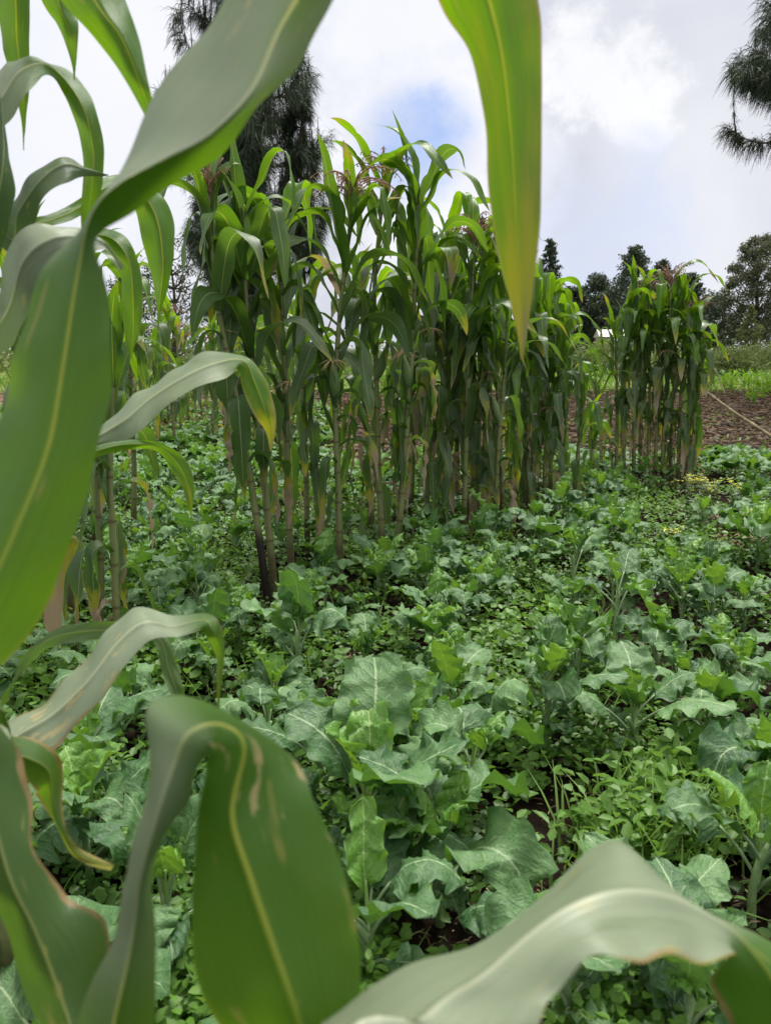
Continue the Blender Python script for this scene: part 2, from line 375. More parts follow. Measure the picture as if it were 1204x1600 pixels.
M_NEEDLE = simple_noise_mat('pine_needles', (0.022, 0.038, 0.024), (0.080, 0.110, 0.060), 0.7, 0.6, 0.3, 0.15, (0.06, 0.10, 0.03), tone=True)
M_CROWN = simple_noise_mat('conifer_foliage', (0.032, 0.050, 0.036), (0.10, 0.125, 0.080), 0.4, 0.7, 0.3, 0.12, (0.08, 0.12, 0.04), tone=True)
M_EUCA = simple_noise_mat('eucalyptus_foliage', (0.040, 0.055, 0.035), (0.15, 0.155, 0.085), 0.5, 0.6, 0.4, 0.15, (0.14, 0.18, 0.06), tone=True)
M_SCRUB = simple_noise_mat('scrub_foliage', (0.06, 0.09, 0.025), (0.19, 0.21, 0.09), 0.5, 0.7, 0.3, 0.2, (0.2, 0.28, 0.06), tone=True)
M_WOOD = simple_noise_mat('weathered_wood', (0.10, 0.08, 0.045), (0.27, 0.22, 0.13), 14, 0.8, 0.2, bstr=0.4)
M_YELLOW = simple_noise_mat('yellow_petals', (0.60, 0.58, 0.03), (0.78, 0.76, 0.06), 20, 0.6, 0.3, 0.3, (0.8, 0.7, 0.05))
M_ROOF = simple_noise_mat('pale_sheet_roof', (0.34, 0.34, 0.32), (0.48, 0.48, 0.46), 2, 0.5)
M_WALL = simple_noise_mat('shed_wall', (0.30, 0.26, 0.20), (0.42, 0.38, 0.30), 2, 0.8)

# ------------------------------------------------------------------ ground
def build_ground():
    rng = np.random.default_rng(3)
    ys = np.concatenate([np.arange(-6, 0.4, 0.4), np.arange(0.4, 8, 0.08), np.arange(8, 19, 0.075), np.geomspace(19, 1500, 60)])
    xs = np.concatenate([-np.geomspace(900, 9, 26), np.arange(-8.8, 8.8, 0.10), np.geomspace(9, 900, 26)])
    X, Y = np.meshgrid(xs, ys); Z = gz(X, Y).copy()
    flat = np.array([mnoise.noise(Vector((x * 2.1, y * 2.1, 0))) * 0.020 + mnoise.noise(Vector((x * 7, y * 7, 3))) * 0.010 if (y < 19 and abs(x) < 9) else 0
                     for x, y in zip(X.ravel(), Y.ravel())]).reshape(X.shape)
    cl = np.array([mnoise.noise(Vector((x * 1.7, y * 1.7, 8))) * 0.07 + mnoise.noise(Vector((x * 4.3 + 2, y * 3.1, 5))) * 0.04 if (8 < y < 19 and abs(x) < 9) else 0
                   for x, y in zip(X.ravel(), Y.ravel())]).reshape(X.shape)
    k = np.clip((Y - 8.2) / 0.6, 0, 1) * np.clip((18.6 - Y) / 1, 0, 1)
    Z += flat * np.where(Y < 8.6, 1, 0.5) - 0.012 + cl * k
    n, m = X.shape; idx = np.arange(n * m).reshape(n, m)
    q = np.stack([idx[:-1, :-1], idx[:-1, 1:], idx[1:, 1:], idx[1:, :-1]], -1).reshape(-1, 4)
    me = bigmesh('ground', np.stack([X.ravel(), Y.ravel(), Z.ravel()], 1), q, M_GROUND)
    tag(link('ground', me), 'dark field soil running up to ploughed red brown earth and green slope', 'ground', kind='structure')
build_ground()

# ------------------------------------------------------------------ leaf shapes
def make_blade(L, W, th0, th1, b0, b1, twist=0.0, wave=0.012, freq=3.0, seed=0, rows=24, fold=0.35, drift=0.0):
    rnd = random.Random(seed); cols = (-1, -0.72, -0.38, -0.06, 0.06, 0.38, 0.72, 1)
    p = Vector((0.012, 0, 0)); vs, fs, uv = [], [], []; ph = rnd.uniform(0, 6.28), rnd.uniform(0, 6.28)
    az = 0.0; notch = {(rnd.randrange(3, rows), rnd.random() < .5): rnd.uniform(.76, .93) for _ in range(5)}
    for i in range(rows + 1):
        s = i / rows
        th = th0 + (th1 - th0) * smooth((s - b0) / (b1 - b0)) + 0.10 * math.sin(7 * s + ph[0])
        az = drift * s
        T = Vector((math.sin(th) * math.cos(az), math.sin(th) * math.sin(az), math.cos(th)))
        S = Vector((-math.sin(az), math.cos(az), 0)); Nn = S.cross(T) * -1
        rot = Matrix.Rotation(twist * smooth((s - 0.25) / 0.7), 3, T); S = rot @ S; Nn = rot @ Nn
        prof = (0.42 + 0.58 * smooth(s / 0.28)) * max(0.0, 1 - s ** 2.4) ** 0.75
        hw = W / 2 * max(prof, 0.012)
        fo = fold * (1 - 0.55 * smooth(s * 1.6))
        for c in cols:
            a = abs(c); q = ph[0] if c > 0 else ph[1]
            wv = wave * a ** 1.6 * math.sin(2 * math.pi * freq * s + q) * smooth(s / 0.15) * min(1, prof * 1.4)
            if a > .9 and notch.get((i, c > 0)): hw_ = hw * notch[(i, c > 0)]
            else: hw_ = hw
            vs.append(p + S * (c * hw_ * (1 - 0.12 * fo)) + Nn * (a * hw * fo + wv)); uv.append((0.5 + c / 2, s))
        p = p + T * (L / rows)
    m = len(cols)
    for i in range(rows):
        for c in range(m - 1): fs.append((i * m + c, i * m + c + 1, (i + 1) * m + c + 1, (i + 1) * m + c))
    return vs, fs, uv
LIB = {}
def lib(kind, k):
    key = (kind, k)
    if key in LIB: return LIB[key]
    r = random.Random(hash((kind, k)) % 1000 if False else (sum(map(ord, kind)) * 31 + k))
    if kind == 'up':     a = dict(L=r.uniform(.36, .52), W=r.uniform(.080, .105), th0=R(r.uniform(6, 16)), th1=R(r.uniform(25, 100)), b0=.3, b1=1.1, twist=r.uniform(-.5, .5), wave=.006, freq=2.5, fold=.5)
    elif kind == 'sword': a = dict(L=r.uniform(.55, .68), W=r.uniform(.095, .115), th0=R(r.uniform(3, 9)), th1=R(r.uniform(4, 30)), b0=.2, b1=1.1, twist=r.uniform(-.9, .9), wave=.006, freq=2.5, fold=.6)
    elif kind == 'arch': a = dict(L=r.uniform(.55, .72), W=r.uniform(.095, .12), th0=R(r.uniform(14, 26)), th1=R(r.uniform(140, 175)), b0=r.uniform(.15, .35), b1=r.uniform(.65, .9), twist=r.uniform(-1.2, 1.2), wave=.010, freq=3)
    elif kind == 'kink': a = dict(L=r.uniform(.50, .68), W=r.uniform(.095, .12), th0=R(r.uniform(12, 24)), th1=R(r.uniform(165, 180)), b0=r.uniform(.30, .42), b1=r.uniform(.50, .58), twist=r.uniform(-.9, .9), wave=.010, freq=3)
    elif kind == 'hang': a = dict(L=r.uniform(.38, .56), W=r.uniform(.062, .092), th0=R(r.uniform(25, 45)), th1=R(r.uniform(168, 182)), b0=.0, b1=r.uniform(.2, .35), twist=r.uniform(-2.2, 2.2), wave=.010, freq=2.6, fold=.6)
    else:                a = dict(L=r.uniform(.26, .42), W=r.uniform(.028, .055), th0=R(r.uniform(40, 70)), th1=R(r.uniform(165, 182)), b0=.0, b1=r.uniform(.2, .6), twist=r.uniform(-3, 3), wave=.010, freq=5, fold=1.0)
    me = mesh('maize_blade', *make_blade(seed=k * 7 + 1, drift=r.uniform(-.5, .5), **a)[:2], M_LEAF, make_blade(seed=k * 7 + 1, **a)[2])
    LIB[key] = me; return me
NVAR = 8

def stalk_mesh(pts, r0, r1, name='stalk'):
    """pts in plant space; nodes every 14 cm"""
    C = catmull(pts, 10); L = [0]
    for a, b in zip(C[:-1], C[1:]): L.append(L[-1] + (b - a).length)
    tot = L[-1]; n = int(tot / 0.02) + 2; P, rad = [], []
    for i in range(n):
        d = tot * i / (n - 1); j = max(k for k in range(len(L)) if L[k] <= d + 1e-9); j = min(j, len(C) - 2)
        t = (d - L[j]) / max(1e-6, L[j + 1] - L[j]); P.append(C[j].lerp(C[j + 1], min(1, t)))
        f = (d / 0.14 + 0.5) % 1.0; nd = math.exp(-((f - 0.5 if f >= 0 else f) / 0.06) ** 2)
        sh = 0.10 * (1 - ((d / 0.14) % 1.0))
        rad.append((r0 + (r1 - r0) * (d / tot)) * (0.92 + 0.16 * nd * 0 + sh + 0.08 * (abs((d / 0.14) % 1 - 0.5) > 0.44)))
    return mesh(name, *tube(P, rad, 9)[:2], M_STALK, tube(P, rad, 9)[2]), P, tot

def tassel_mesh(seed, droop=1.0, size=0.24, nb=13):
    r = random.Random(seed); mb = MB()
    def spike(base, az, th, th1, L, rr):
        p = Vector(base); pts, rad = [p.copy()], [rr]; n = 9
        for i in range(n):
            t = th + (th1 - th) * (i / n) ** 1.1
            p = p + Vector((math.sin(t) * math.cos(az), math.sin(t) * math.sin(az), math.cos(t))) * (L / n)
            pts.append(p.copy()); rad.append(rr * (1.7 if i % 2 else 1.1) * (1 - 0.5 * i / n))
        mb.add(tube(pts, rad, 4))
        for q, ra in zip(pts[2:], rad[2:]):                     # hanging anthers
            for _ in range(4):
                d = Vector((r.uniform(-1, 1), r.uniform(-1, 1), r.uniform(-1.6, .2))) * 0.010
                a = q; b = q + d; s = Vector((r.uniform(-1, 1), r.uniform(-1, 1), 0)).normalized() * 0.0016
                o = len(mb.v); mb.v += [tuple(a - s), tuple(a + s), tuple(b + s), tuple(b - s)]; mb.f.append((o, o + 1, o + 2, o + 3)); mb.u += [(0, 0)] * 4
    spike((0, 0, -0.05), r.uniform(0, 6), 0.05, 0.3 + droop * 0.9, size * 1.15, 0.0028)
    for k in range(nb):
        spike((0, 0, 0.01 + 0.06 * k / nb), k * 2.4 + r.uniform(-.3, .3), r.uniform(.3, .6), r.uniform(.7, 1.1) + 1.7 * droop * r.uniform(.7, 1.1), size * r.uniform(.6, .95), 0.0017)
    return mb.mesh('tassel', M_TASSEL)
TASSELS = [tassel_mesh(1, 1.0, .21, 19), tassel_mesh(2, .9, .18, 15), tassel_mesh(3, .35, .17, 11), tassel_mesh(4, 1.1, .17, 17)]
def ear_mesh():
    pts = [Vector((0, 0, z)) for z in np.linspace(0, 0.17, 9)]; rad = [.010, .019, .024, .026, .025, .022, .018, .013, .006]
    return mesh('ear', *tube(pts, rad, 10)[:2], M_HUSK, tube(pts, rad, 10)[2])
EAR = ear_mesh()
def silk_mesh():
    mb = MB(); r = random.Random(5)
    for k in range(22):
        a = r.uniform(0, 6.28); p = Vector((0, 0, .165)); pts = [p.copy()]
        for i in range(5):
            p = p + Vector((math.cos(a) * .006 * (i + .5), math.sin(a) * .006 * (i + .5), .014 - .008 * i)); pts.append(p.copy())
        mb.add(tube(pts, .0013, 3))
    return mb.mesh('silk', M_SILK)
SILK = silk_mesh()

def leaf_obj(root, me, loc, az, sc_, dry, lush, tilt=0.0, roll=0.0, name='leaf'):
    o = link(name, me, root); o.location = loc; o.rotation_euler = (roll, tilt, az); o.scale = (sc_,) * 3
    o['dry'] = float(dry); o['lush'] = float(lush); return o

def maize(pts, label, seed, group='maize plants of the tall row', tassel=None, nleaf=13, dens=1.0, s0=1.0, dryness=0.3, r0=.019, bare=0.28, lush_top=0.9,
          ears=1, hang=0.5, charred=0.0, upper='mix', sword=False):
    """pts: world points of the stalk, base first"""
    base = Vector(pts[0]); loc = Vector((base.x, base.y, gzf(base.x, base.y))); r = random.Random(seed)
    root = empty('maize_plant', loc, 0, label, 'maize plant', group)
    lp = [Vector(p) - loc for p in pts]; lp[0].z = min(lp[0].z, 0) - 0.03
    bare *= (1.12 if 'central' in group else .85); me, P, tot = stalk_mesh(lp, r0, r0 * 0.42)
    st = link('stalk', me, root); st['charred'] = charred
    k = max(1, int(tot / 0.14)); az0 = r.uniform(0, 6.28)
    n = int(nleaf * (1.6 if 'central' in group else 1.45)) if 'row' in group or 'clump' in group else nleaf
    for i in range(n):
        f = bare + (0.985 - bare) * (i / (n - 1)) ** 0.85
        p = P[min(len(P) - 1, int(f * (len(P) - 1)))]
        az = az0 + i * math.pi + r.gauss(0, .55)
        q = (f - bare) / (1 - bare); bare = bare
        if q < 0.10: kind = r.choice(['dry', 'dry', 'hang'])
        elif q < 0.14 + 0.40 * hang + .1: kind = r.choice(['hang', 'hang', 'hang', 'kink', 'dry'])
        elif q < 0.78: kind = r.choice(['arch', 'kink', 'hang', 'arch'])
        else: kind = r.choice(['up', 'arch', 'kink', 'up']) if upper == 'mix' else upper
        d = max(0, r.gauss(dryness * 1.25 * (1 - q) ** 1.8, .14)) + (.75 * r.random() if kind == 'dry' else 0)
        lu = max(0, min(1, (q - .5) * 2.0 * lush_top + r.gauss(0, .2)))
        if kind == 'dry': lu = 0
        leaf_obj(root, lib(kind, r.randrange(NVAR)), p, az, s0 * r.uniform(.82, 1.1) * (1 if q < .8 else .86), d, lu, r.uniform(-.12, .12))
    if sword: leaf_obj(root, lib('sword', seed % NVAR), P[int(.86 * (len(P) - 1))], r.uniform(2, 5), s0, .02, .75)
    for e in range(ears):
        f = r.uniform(.45, .62); p = P[int(f * (len(P) - 1))]; o = link('ear', EAR, root); o.location = p; a = r.uniform(0, 6.28)
        o.rotation_euler = (0, .32, a); o.scale = (s0,) * 3
        sk_ = link('silk', SILK, o)
    if tassel is not None:
        o = link('tassel', TASSELS[tassel % 4], root); o.location = P[-1]; o.rotation_euler = (0, 0, r.uniform(0, 6)); o.scale = (s0 * (1.15 + .25 * (tassel > 3)),) * 3
        # upper bare peduncle
    return root

def stalk_px(pix, dep_off=0.0):
    """pixel path (base first) at the base's own distance -> world points standing over the base"""
    b = ground_at(*pix[0]); out = [b]
    for k, (px, py) in enumerate(pix[1:]):
        r = ray(px, py); t = b.y / r.y; out.append(Vector((0, 0, CAMH)) + r * (t * (1 + dep_off * (k + 1))))
    return out

ROW = 'maize plants of the tall central row'
RC = 'maize plants of the right clump'
#   pixels of the stalk, label, options
mz = [
 ([(419, 938), (396, 780), (372, 640), (338, 460), (326, 310)], 'leaning maize plant with blackened stalk foot at the left end of the row', dict(tassel=2, charred=1.0, bare=.34, nleaf=11, dryness=.35, hang=.35)),
 ([(430, 930), (415, 780), (398, 600), (385, 470), (380, 320)], 'maize plant with broad upright leaf, just right of the blackened stalk', dict(bare=.32, nleaf=12, hang=.3, sword=True)),
 ([(456, 908), (450, 780), (446, 620), (440, 480), (438, 340)], 'straight maize plant with reddish stalk foot, third from the left of the row', dict(bare=.30, nleaf=13, hang=.4)),
 ([(531, 912), (529, 780), (524, 640), (530, 500), (550, 330)], 'maize plant with dark sheathed stalk and tall twisted top leaf', dict(tassel=4, bare=.20, nleaf=15, sword=True)),
 ([(601, 886), (592, 760), (588, 600), (585, 450), (600, 285)], 'maize plant with drooping reddish tassel, left of the paired stalks', dict(tassel=1, bare=.22, nleaf=15)),
 ([(618, 888), (628, 760), (640, 600), (648, 450), (655, 290)], 'maize plant standing right of the paired stalks in mid row', dict(bare=.24, nleaf=15, sword=True)),
 ([(582, 850), (575, 700), (560, 540), (555, 440)], 'slim maize plant partly hidden behind the paired stalks', dict(bare=.2, nleaf=13)),
 ([(666, 840), (668, 700), (672, 560), (672, 370)], 'maize plant with thin stalk and hanging grey leaves left of row centre', dict(bare=.24, nleaf=14)),
 ([(695, 832), (698, 700), (700, 540), (700, 355)], 'maize plant bearing a silky ear at mid height', dict(bare=.2, nleaf=15, ears=2)),
 ([(723, 846), (728, 700), (733, 540), (742, 385)], 'maize plant under the tall purple tassel beside the hanging yellow tip', dict(tassel=5, bare=.18, nleaf=15)),
 ([(760, 836), (757, 700), (762, 560), (768, 410)], 'maize plant with browned lower leaves behind the hanging leaf tip', dict(bare=.2, nleaf=14, tassel=0)),
 ([(771, 842), (778, 700), (788, 580), (795, 440)], 'maize plant with dry brown foot right of row centre', dict(bare=.2, nleaf=14)),
 ([(712, 812), (714, 700), (712, 560), (708, 430)], 'maize plant crowded at the back of the row centre', dict(bare=.2, nleaf=13)),
 ([(801, 805), (804, 700), (808, 590), (806, 480)], 'maize plant of the row with pale sheathed stalk and hanging leaves', dict(bare=.18, nleaf=14)),
 ([(823, 803), (826, 700), (830, 590), (840, 455)], 'maize plant with folded broad leaves, third from the right end of the row', dict(bare=.18, nleaf=14)),
 ([(861, 792), (858, 690), (856, 580), (856, 465)], 'maize plant with brown tassel near the right end of the row', dict(tassel=3, bare=.18, nleaf=14)),
 ([(872, 786), (878, 690), (880, 590), (876, 500)], 'maize plant at the right end of the central row', dict(bare=.14, nleaf=13, ears=0)),
 ([(640, 815), (645, 700), (640, 560), (632, 420)], 'maize plant at the back of the row behind the paired stalks', dict(bare=.2, nleaf=13)),
 ([(745, 815), (748, 690), (752, 560), (756, 450)], 'maize plant half hidden in the densest part of the row', dict(bare=.2, nleaf=13)),
 ([(842, 782), (842, 690), (845, 600), (848, 500)], 'maize plant hidden at the back near the right row end', dict(bare=.2, nleaf=12)),
 ([(480, 862), (478, 720), (474, 580), (470, 470)], 'slim maize plant behind the third stalk from the left', dict(bare=.22, nleaf=12)),
 ([(685, 808), (690, 700), (690, 560), (688, 440)], 'maize plant at the back between the row centre stalks', dict(bare=.18, nleaf=13)),
 ([(735, 822), (722, 700), (718, 560), (722, 430)], 'leaning maize plant behind the middle of the row', dict(bare=.18, nleaf=13)),
 ([(785, 812), (782, 700), (776, 590), (778, 470)], 'maize plant behind the dry footed stalk right of row centre', dict(bare=.18, nleaf=13)),
 ([(812, 792), (816, 700), (822, 590), (820, 490)], 'maize plant at the back, second gap from the right row end', dict(bare=.16, nleaf=13)),
 ([(850, 800), (852, 700), (862, 610), (868, 520)], 'maize plant with low leaves in front of the right row end', dict(bare=.14, nleaf=12, s0=.9)),
]
for i, (px, lb, op) in enumerate(mz):
    maize(stalk_px(px), lb, 100 + i * 13, ROW, **op)
rc = [
 ([(925, 772), (924, 700), (922, 650)], 'short pale maize plant in the gap between row and right clump',  dict(bare=.3, nleaf=8, s0=.72, ears=0, dryness=.6)),
 ([(896, 790), (900, 730), (906, 670), (912, 610)], 'short maize plant with bright leaning leaf right of the central row end', dict(bare=.2, nleaf=8, s0=.8, ears=0, dryness=.2)),
 ([(940, 752), (938, 700), (936, 640), (930, 590)], 'half height maize plant left of the right clump', dict(bare=.2, nleaf=9, s0=.85, ears=0, dryness=.3)),
 ([(962, 750), (963, 650), (962, 560), (960, 500)], 'maize plant with broad grey leaves at the left of the right clump', dict(bare=.22, nleaf=13, tassel=None)),
 ([(990, 747), (990, 650), (991, 540), (992, 455)], 'maize plant with tall spear shaped top leaf in the right clump', dict(bare=.2, nleaf=14, sword=True)),
 ([(1012, 738), (1014, 640), (1014, 540), (1012, 455)], 'maize plant with brown tassel in the middle of the right clump', dict(bare=.18, nleaf=14, tassel=3)),
 ([(1034, 734), (1038, 640), (1044, 540), (1047, 450)], 'maize plant with dark open tassel in the right clump', dict(bare=.18, nleaf=14, tassel=6)),
 ([(1060, 730), (1062, 640), (1066, 550), (1068, 465)], 'maize plant with drooping leaves right of the dark open tassel', dict(bare=.16, nleaf=14)),
 ([(1082, 724), (1084, 640), (1086, 560), (1088, 490)], 'maize plant at the right edge of the right clump beside the pole', dict(bare=.12, nleaf=13, tassel=3)),
 ([(975, 738), (974, 650), (976, 560), (980, 480)], 'maize plant hidden behind the spear leaf in the right clump', dict(bare=.2, nleaf=12)),
 ([(1024, 724), (1026, 640), (1030, 560), (1032, 480)], 'maize plant at the back of the right clump', dict(bare=.2, nleaf=12)),
 ([(1048, 722), (1050, 640), (1054, 560), (1058, 490)], 'maize plant at the back right of the right clump', dict(bare=.16, nleaf=12)),
 ([(1000, 728), (1001, 650), (1003, 560), (1002, 480)], 'maize plant at the back centre of the right clump', dict(bare=.16, nleaf=12)),
 ([(1072, 735), (1076, 660), (1078, 580), (1076, 510)], 'maize plant with low bright leaves at the front right of the right clump', dict(bare=.12, nleaf=12)),
]
for i, (px, lb, op) in enumerate(rc):
    op.setdefault('dryness', random.Random(i).uniform(.25, .75)); op.setdefault('s0', random.Random(i + 9).uniform(.8, 1.08)); op['bare'] = op['bare'] + random.Random(i + 3).uniform(-.02, .16)
    maize(stalk_px(px), lb, 500 + i * 17, RC, **op)
lf = [
 ([(186, 1065), (180, 900), (172, 740), (178, 600), (190, 500)], 'maize plant with dark curled leaves left of the row, behind the nearest leaves', dict(bare=.28, nleaf=10, dryness=.3, hang=.6, s0=.8, r0=.015, ears=0)),
 ([(152, 1050), (158, 900), (150, 740), (146, 620), (150, 540)], 'maize plant at far left with hanging green leaves', dict(bare=.2, nleaf=10, s0=.8, r0=.013, ears=0)),
 ([(110, 990), (112, 850), (108, 720), (100, 600), (104, 500)], 'maize plant half hidden behind the huge near leaf at left', dict(bare=.2, nleaf=14, s0=.95, ears=0)),
 ([(60, 960), (58, 830), (52, 700), (46, 560), (40, 440)], 'maize plant glimpsed at the left edge behind the near leaves', dict(bare=.2, nleaf=14, ears=0)),
 ([(208, 845), (210, 740), (206, 640), (204, 540), (210, 455)], 'maize plant with drooping tops right of the dark curled leaves', dict(bare=.45, nleaf=11, s0=.9, ears=0, tassel=None)),
 ([(150, 860), (146, 740), (140, 620), (136, 520), (130, 420)], 'maize plant filling the gap behind the arching yellow spotted leaf', dict(bare=.3, nleaf=13, ears=0)),
]
for i, (px, lb, op) in enumerate(lf):
    maize(stalk_px(px), lb, 800 + i * 17, 'maize plants left of the row', **op)

# ------------------------------------------------------------------ far maize, young maize (copies)
def copy_tree(src, loc, rz, s, label, group):
    c = src.copy(); COL.objects.link(c); c.location = loc; c.rotation_euler = (0, 0, rz); c.scale = (s,) * 3
    c['label'] = label; c['group'] = group
    for ch in src.children:
        d = ch.copy(); COL.objects.link(d); d.parent = c
        for g in ch.children:
            e = g.copy(); COL.objects.link(e); e.parent = d
    return c
rnd = random.Random(77)
def far_proto(seed, loc, n=9):
    pts = [Vector(loc), Vector(loc) + Vector((.02, 0, .6)), Vector(loc) + Vector((.03, 0, 1.25))]
    return maize(pts, 'maize plant in the front rank of the far stand beyond the kale', seed, 'maize plants of the far left stand', nleaf=n, bare=.15, ears=0, tassel=seed % 4 if seed % 2 else None)
spots = []
for row in range(5):
    y = 8.8 + row * 1.3
    for k in range(9):
        x = -0.40 * y * (1.0 - 0.02 * row) + k * 0.034 * y * 1.0 + rnd.uniform(-.15, .15)
        spots.append((x, y + rnd.uniform(-.4, .4)))
protos = []
for i, (x, y) in enumerate(spots):
    loc = Vector((x, y, gzf(x, y)))
    if i < 3: protos.append(far_proto(900 + i, loc))
    else: copy_tree(protos[i % 3], loc, rnd.uniform(0, 6.28), rnd.uniform(.95, 1.3), ('maize plant in the front rank of the far stand beyond the kale' if i < 9 else 'maize plant in the rear ranks of the far stand, tops against the sky' if i >= 27 else 'maize plant in the middle ranks of the far stand at left'), 'maize plants of the far left stand')

# young maize beyond the ploughed earth: one small mesh with a few blades each
def young_mesh(seed):
    r = random.Random(seed); mb = MB()
    mb.add(tube([Vector((0, 0, -.02)), Vector((0, 0, .16)), Vector((0, 0, .26))], [.012, .010, .005], 6))
    for k in range(7):
        v, f, u = make_blade(r.uniform(.28, .42), r.uniform(.030, .045), R(r.uniform(10, 30)), R(r.uniform(90, 160)), .1, .9, r.uniform(-1, 1), .006, 3, k + seed, rows=9)
        Mx = Matrix.Rotation(k * 2.6 + r.uniform(-.4, .4), 4, 'Z'); z = .05 + .03 * k
        mb.add(([Mx @ Vector(q) + Vector((0, 0, z)) for q in v], f, u))
    return mb.mesh('young_maize', M_LEAF)
YM = [young_mesh(s) for s in (11, 12, 13)]
for i in range(48):
    y = rnd.uniform(14.5, 19.5) if i % 3 else rnd.uniform(18, 24); 
    px = rnd.uniform(1096, 1240) if i % 4 else rnd.uniform(870, 950)
    if px > 1095 and y < 16.2 and px < 1165: px += 70
    x = (px - 602) / F * y * CP * 1.01
    side = 'right' if px > 1000 else 'gap'
    o = link('young_maize', YM[i % 3]); o.location = (x, y, gzf(x, y)); o.rotation_euler = (0, 0, rnd.uniform(0, 6.28)); s = rnd.uniform(.8, 1.25); o.scale = (s, s, s)
    o['lush'] = 1.0; o['dry'] = 0.0
    tag(o, ('young yellow green maize plant at the near edge of the patch at right' if y < 17 else 'young maize plant deeper in the patch beyond the ploughed earth') if side == 'right' else 'young maize plant seen in the gap before the right clump', 'maize plant', 'young maize plants beyond the ploughed earth')

# ------------------------------------------------------------------ near maize leaves, lofted from their two margins and midrib
def loft(ctrl, n=9, mat=M_LEAF, soft=0.32, wave=0.0035, seed=0, v0=0.0, v1=1.0):
    A = catmull([at(*c[0]) for c in ctrl], n); Mi = catmull([at(*c[1]) for c in ctrl], n); B = catmull([at(*c[2]) for c in ctrl], n)
    L = [0]
    for a, b in zip(Mi[:-1], Mi[1:]): L.append(L[-1] + (b - a).length)
    vs, fs, uv = [], [], []; cols = [0, .05, .14, .26, .38, .46, .49, .51, .54, .62, .74, .86, .95, 1]; m = len(cols); r = random.Random(seed); ph = r.uniform(0, 6.28)
    for i in range(len(A)):
        a, q, b = A[i], Mi[i], B[i]; cpt = 2 * q - (a + b) / 2
        T = Mi[min(i + 1, len(A) - 1)] - Mi[max(0, i - 1)]
        Nn = (b - a).cross(T); Nn = Nn.normalized() if Nn.length > 1e-9 else Vector((0, 0, 1))
        wd = (b - a).length
        for s in cols:
            lin = a.lerp(q, s * 2) if s < .5 else q.lerp(b, s * 2 - 1)
            bez = a * (1 - s) ** 2 + cpt * (2 * s * (1 - s)) + b * s ** 2
            e = abs(2 * s - 1); g = 0.035 * wd * math.exp(-((s - .5) / .035) ** 2)
            off = wave * e ** 2 * (math.sin(L[i] * 42 + ph + (2 if s > .5 else 0)) + .4 * math.sin(L[i] * 97 + ph * 2 + (1 if s > .5 else 0))) + 0.0012 * math.sin(L[i] * 110 + s * 9 + ph) * e
            vs.append(lin.lerp(bez, soft) + Nn * (off + g)); uv.append((s, v0 + (v1 - v0) * L[i] / L[-1]))
    for i in range(len(A) - 1):
        for c in range(m - 1): fs.append((i * m + c, i * m + c + 1, (i + 1) * m + c + 1, (i + 1) * m + c))
    return vs, fs, uv
def near_leaf(root, ctrl, dry=0.0, lush=0.4, label=None, grey_sheen=0.0, blight=0.5, scorch=None, burn=None, **k):
    t = loft(ctrl, **k); loc = root.location
    me = mesh('maize_blade', [Vector(v) - loc for v in t[0]], t[1], M_LEAF, t[2]); o = link('leaf', me, root)
    n = len(ctrl); m = 14; rows = len(t[0]) // m; wv = []
    wl = (list(grey_sheen) + [grey_sheen[-1]] * n)[:n] if isinstance(grey_sheen, list) else [grey_sheen] * n
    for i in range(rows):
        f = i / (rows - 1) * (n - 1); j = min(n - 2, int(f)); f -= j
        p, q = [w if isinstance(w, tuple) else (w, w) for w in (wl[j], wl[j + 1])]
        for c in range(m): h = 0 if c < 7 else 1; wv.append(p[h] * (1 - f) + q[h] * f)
    a = me.attributes.new('grey_sheen', 'FLOAT', 'POINT'); a.data.foreach_set('value', wv)  # painted sky sheen, set per control row and blade half
    for nm, src in (('scorch', scorch), ('burn', burn)):
        if not src: continue
        sl = (list(src) + [src[-1]] * n)[:n]; sv = []
        for i in range(rows):
            f = i / (rows - 1) * (n - 1); j = min(n - 2, int(f)); f -= j
            p, q = [w if isinstance(w, tuple) else (w, w) for w in (sl[j], sl[j + 1])]
            for c in range(m): h = 0 if c < 7 else 1; sv.append(p[h] * (1 - f) + q[h] * f)
        a = me.attributes.new(nm, 'FLOAT', 'POINT'); a.data.foreach_set('value', sv)
    o['dry'] = dry; o['lush'] = lush; o['blight'] = blight
    if label: o['label'] = label
    return o
def T3(a, m, b, d, dm=None, db=None): return ((*a, d), (*m, dm or d), (*b, db or d))
def pix_of(p): a = project(p); return a

def near_plant(x, y, h, label, r0=.019, lean=0.0):
    root = empty('maize_plant', (x, y, 0), 0, label, 'maize plant', 'nearest maize plants')
    me, P, tot = stalk_mesh([Vector((0, 0, -.03)), Vector((lean * .3, 0, h * .5)), Vector((lean, 0, h))], r0, r0 * .45)
    link('stalk', me, root); return root
# plant beside and behind the camera, its leaves arch over the view from above and from below
near_a = near_plant(0.14, -0.42, 1.9, 'nearest maize plant arching big leaves in from above and below right')
near_b = near_plant(-0.42, 0.22, 1.9, 'near maize plant whose folded leaf fills the bottom left corner')
near_c = near_plant(-0.545, 0.98, 2.1, 'maize plant at the left edge with many arching leaves', r0=.021)
def stem_pt(root, z, dx=0, dy=0):
    p = Vector((root.location.x + dx, root.location.y + dy, z)); return p
def base_ctrl(root, z, w=.02):
    """three nearly coincident points on the stalk as a control row, given in camera pixels when in front of the camera"""
    return root.location.x, root.location.y, z, w
# --- allow control rows given directly as world points
_at = at
def at(px, py, depth):
    if depth == 'w': return Vector(px) + Vector(py)
    return _at(px, py, depth)
def W(p, w=(.02, 0, 0)):
    p = tuple(p); w = Vector(w); return ((p, tuple(-w), 'w'), (p, (0, 0, -.006), 'w'), (p, tuple(w), 'w'))

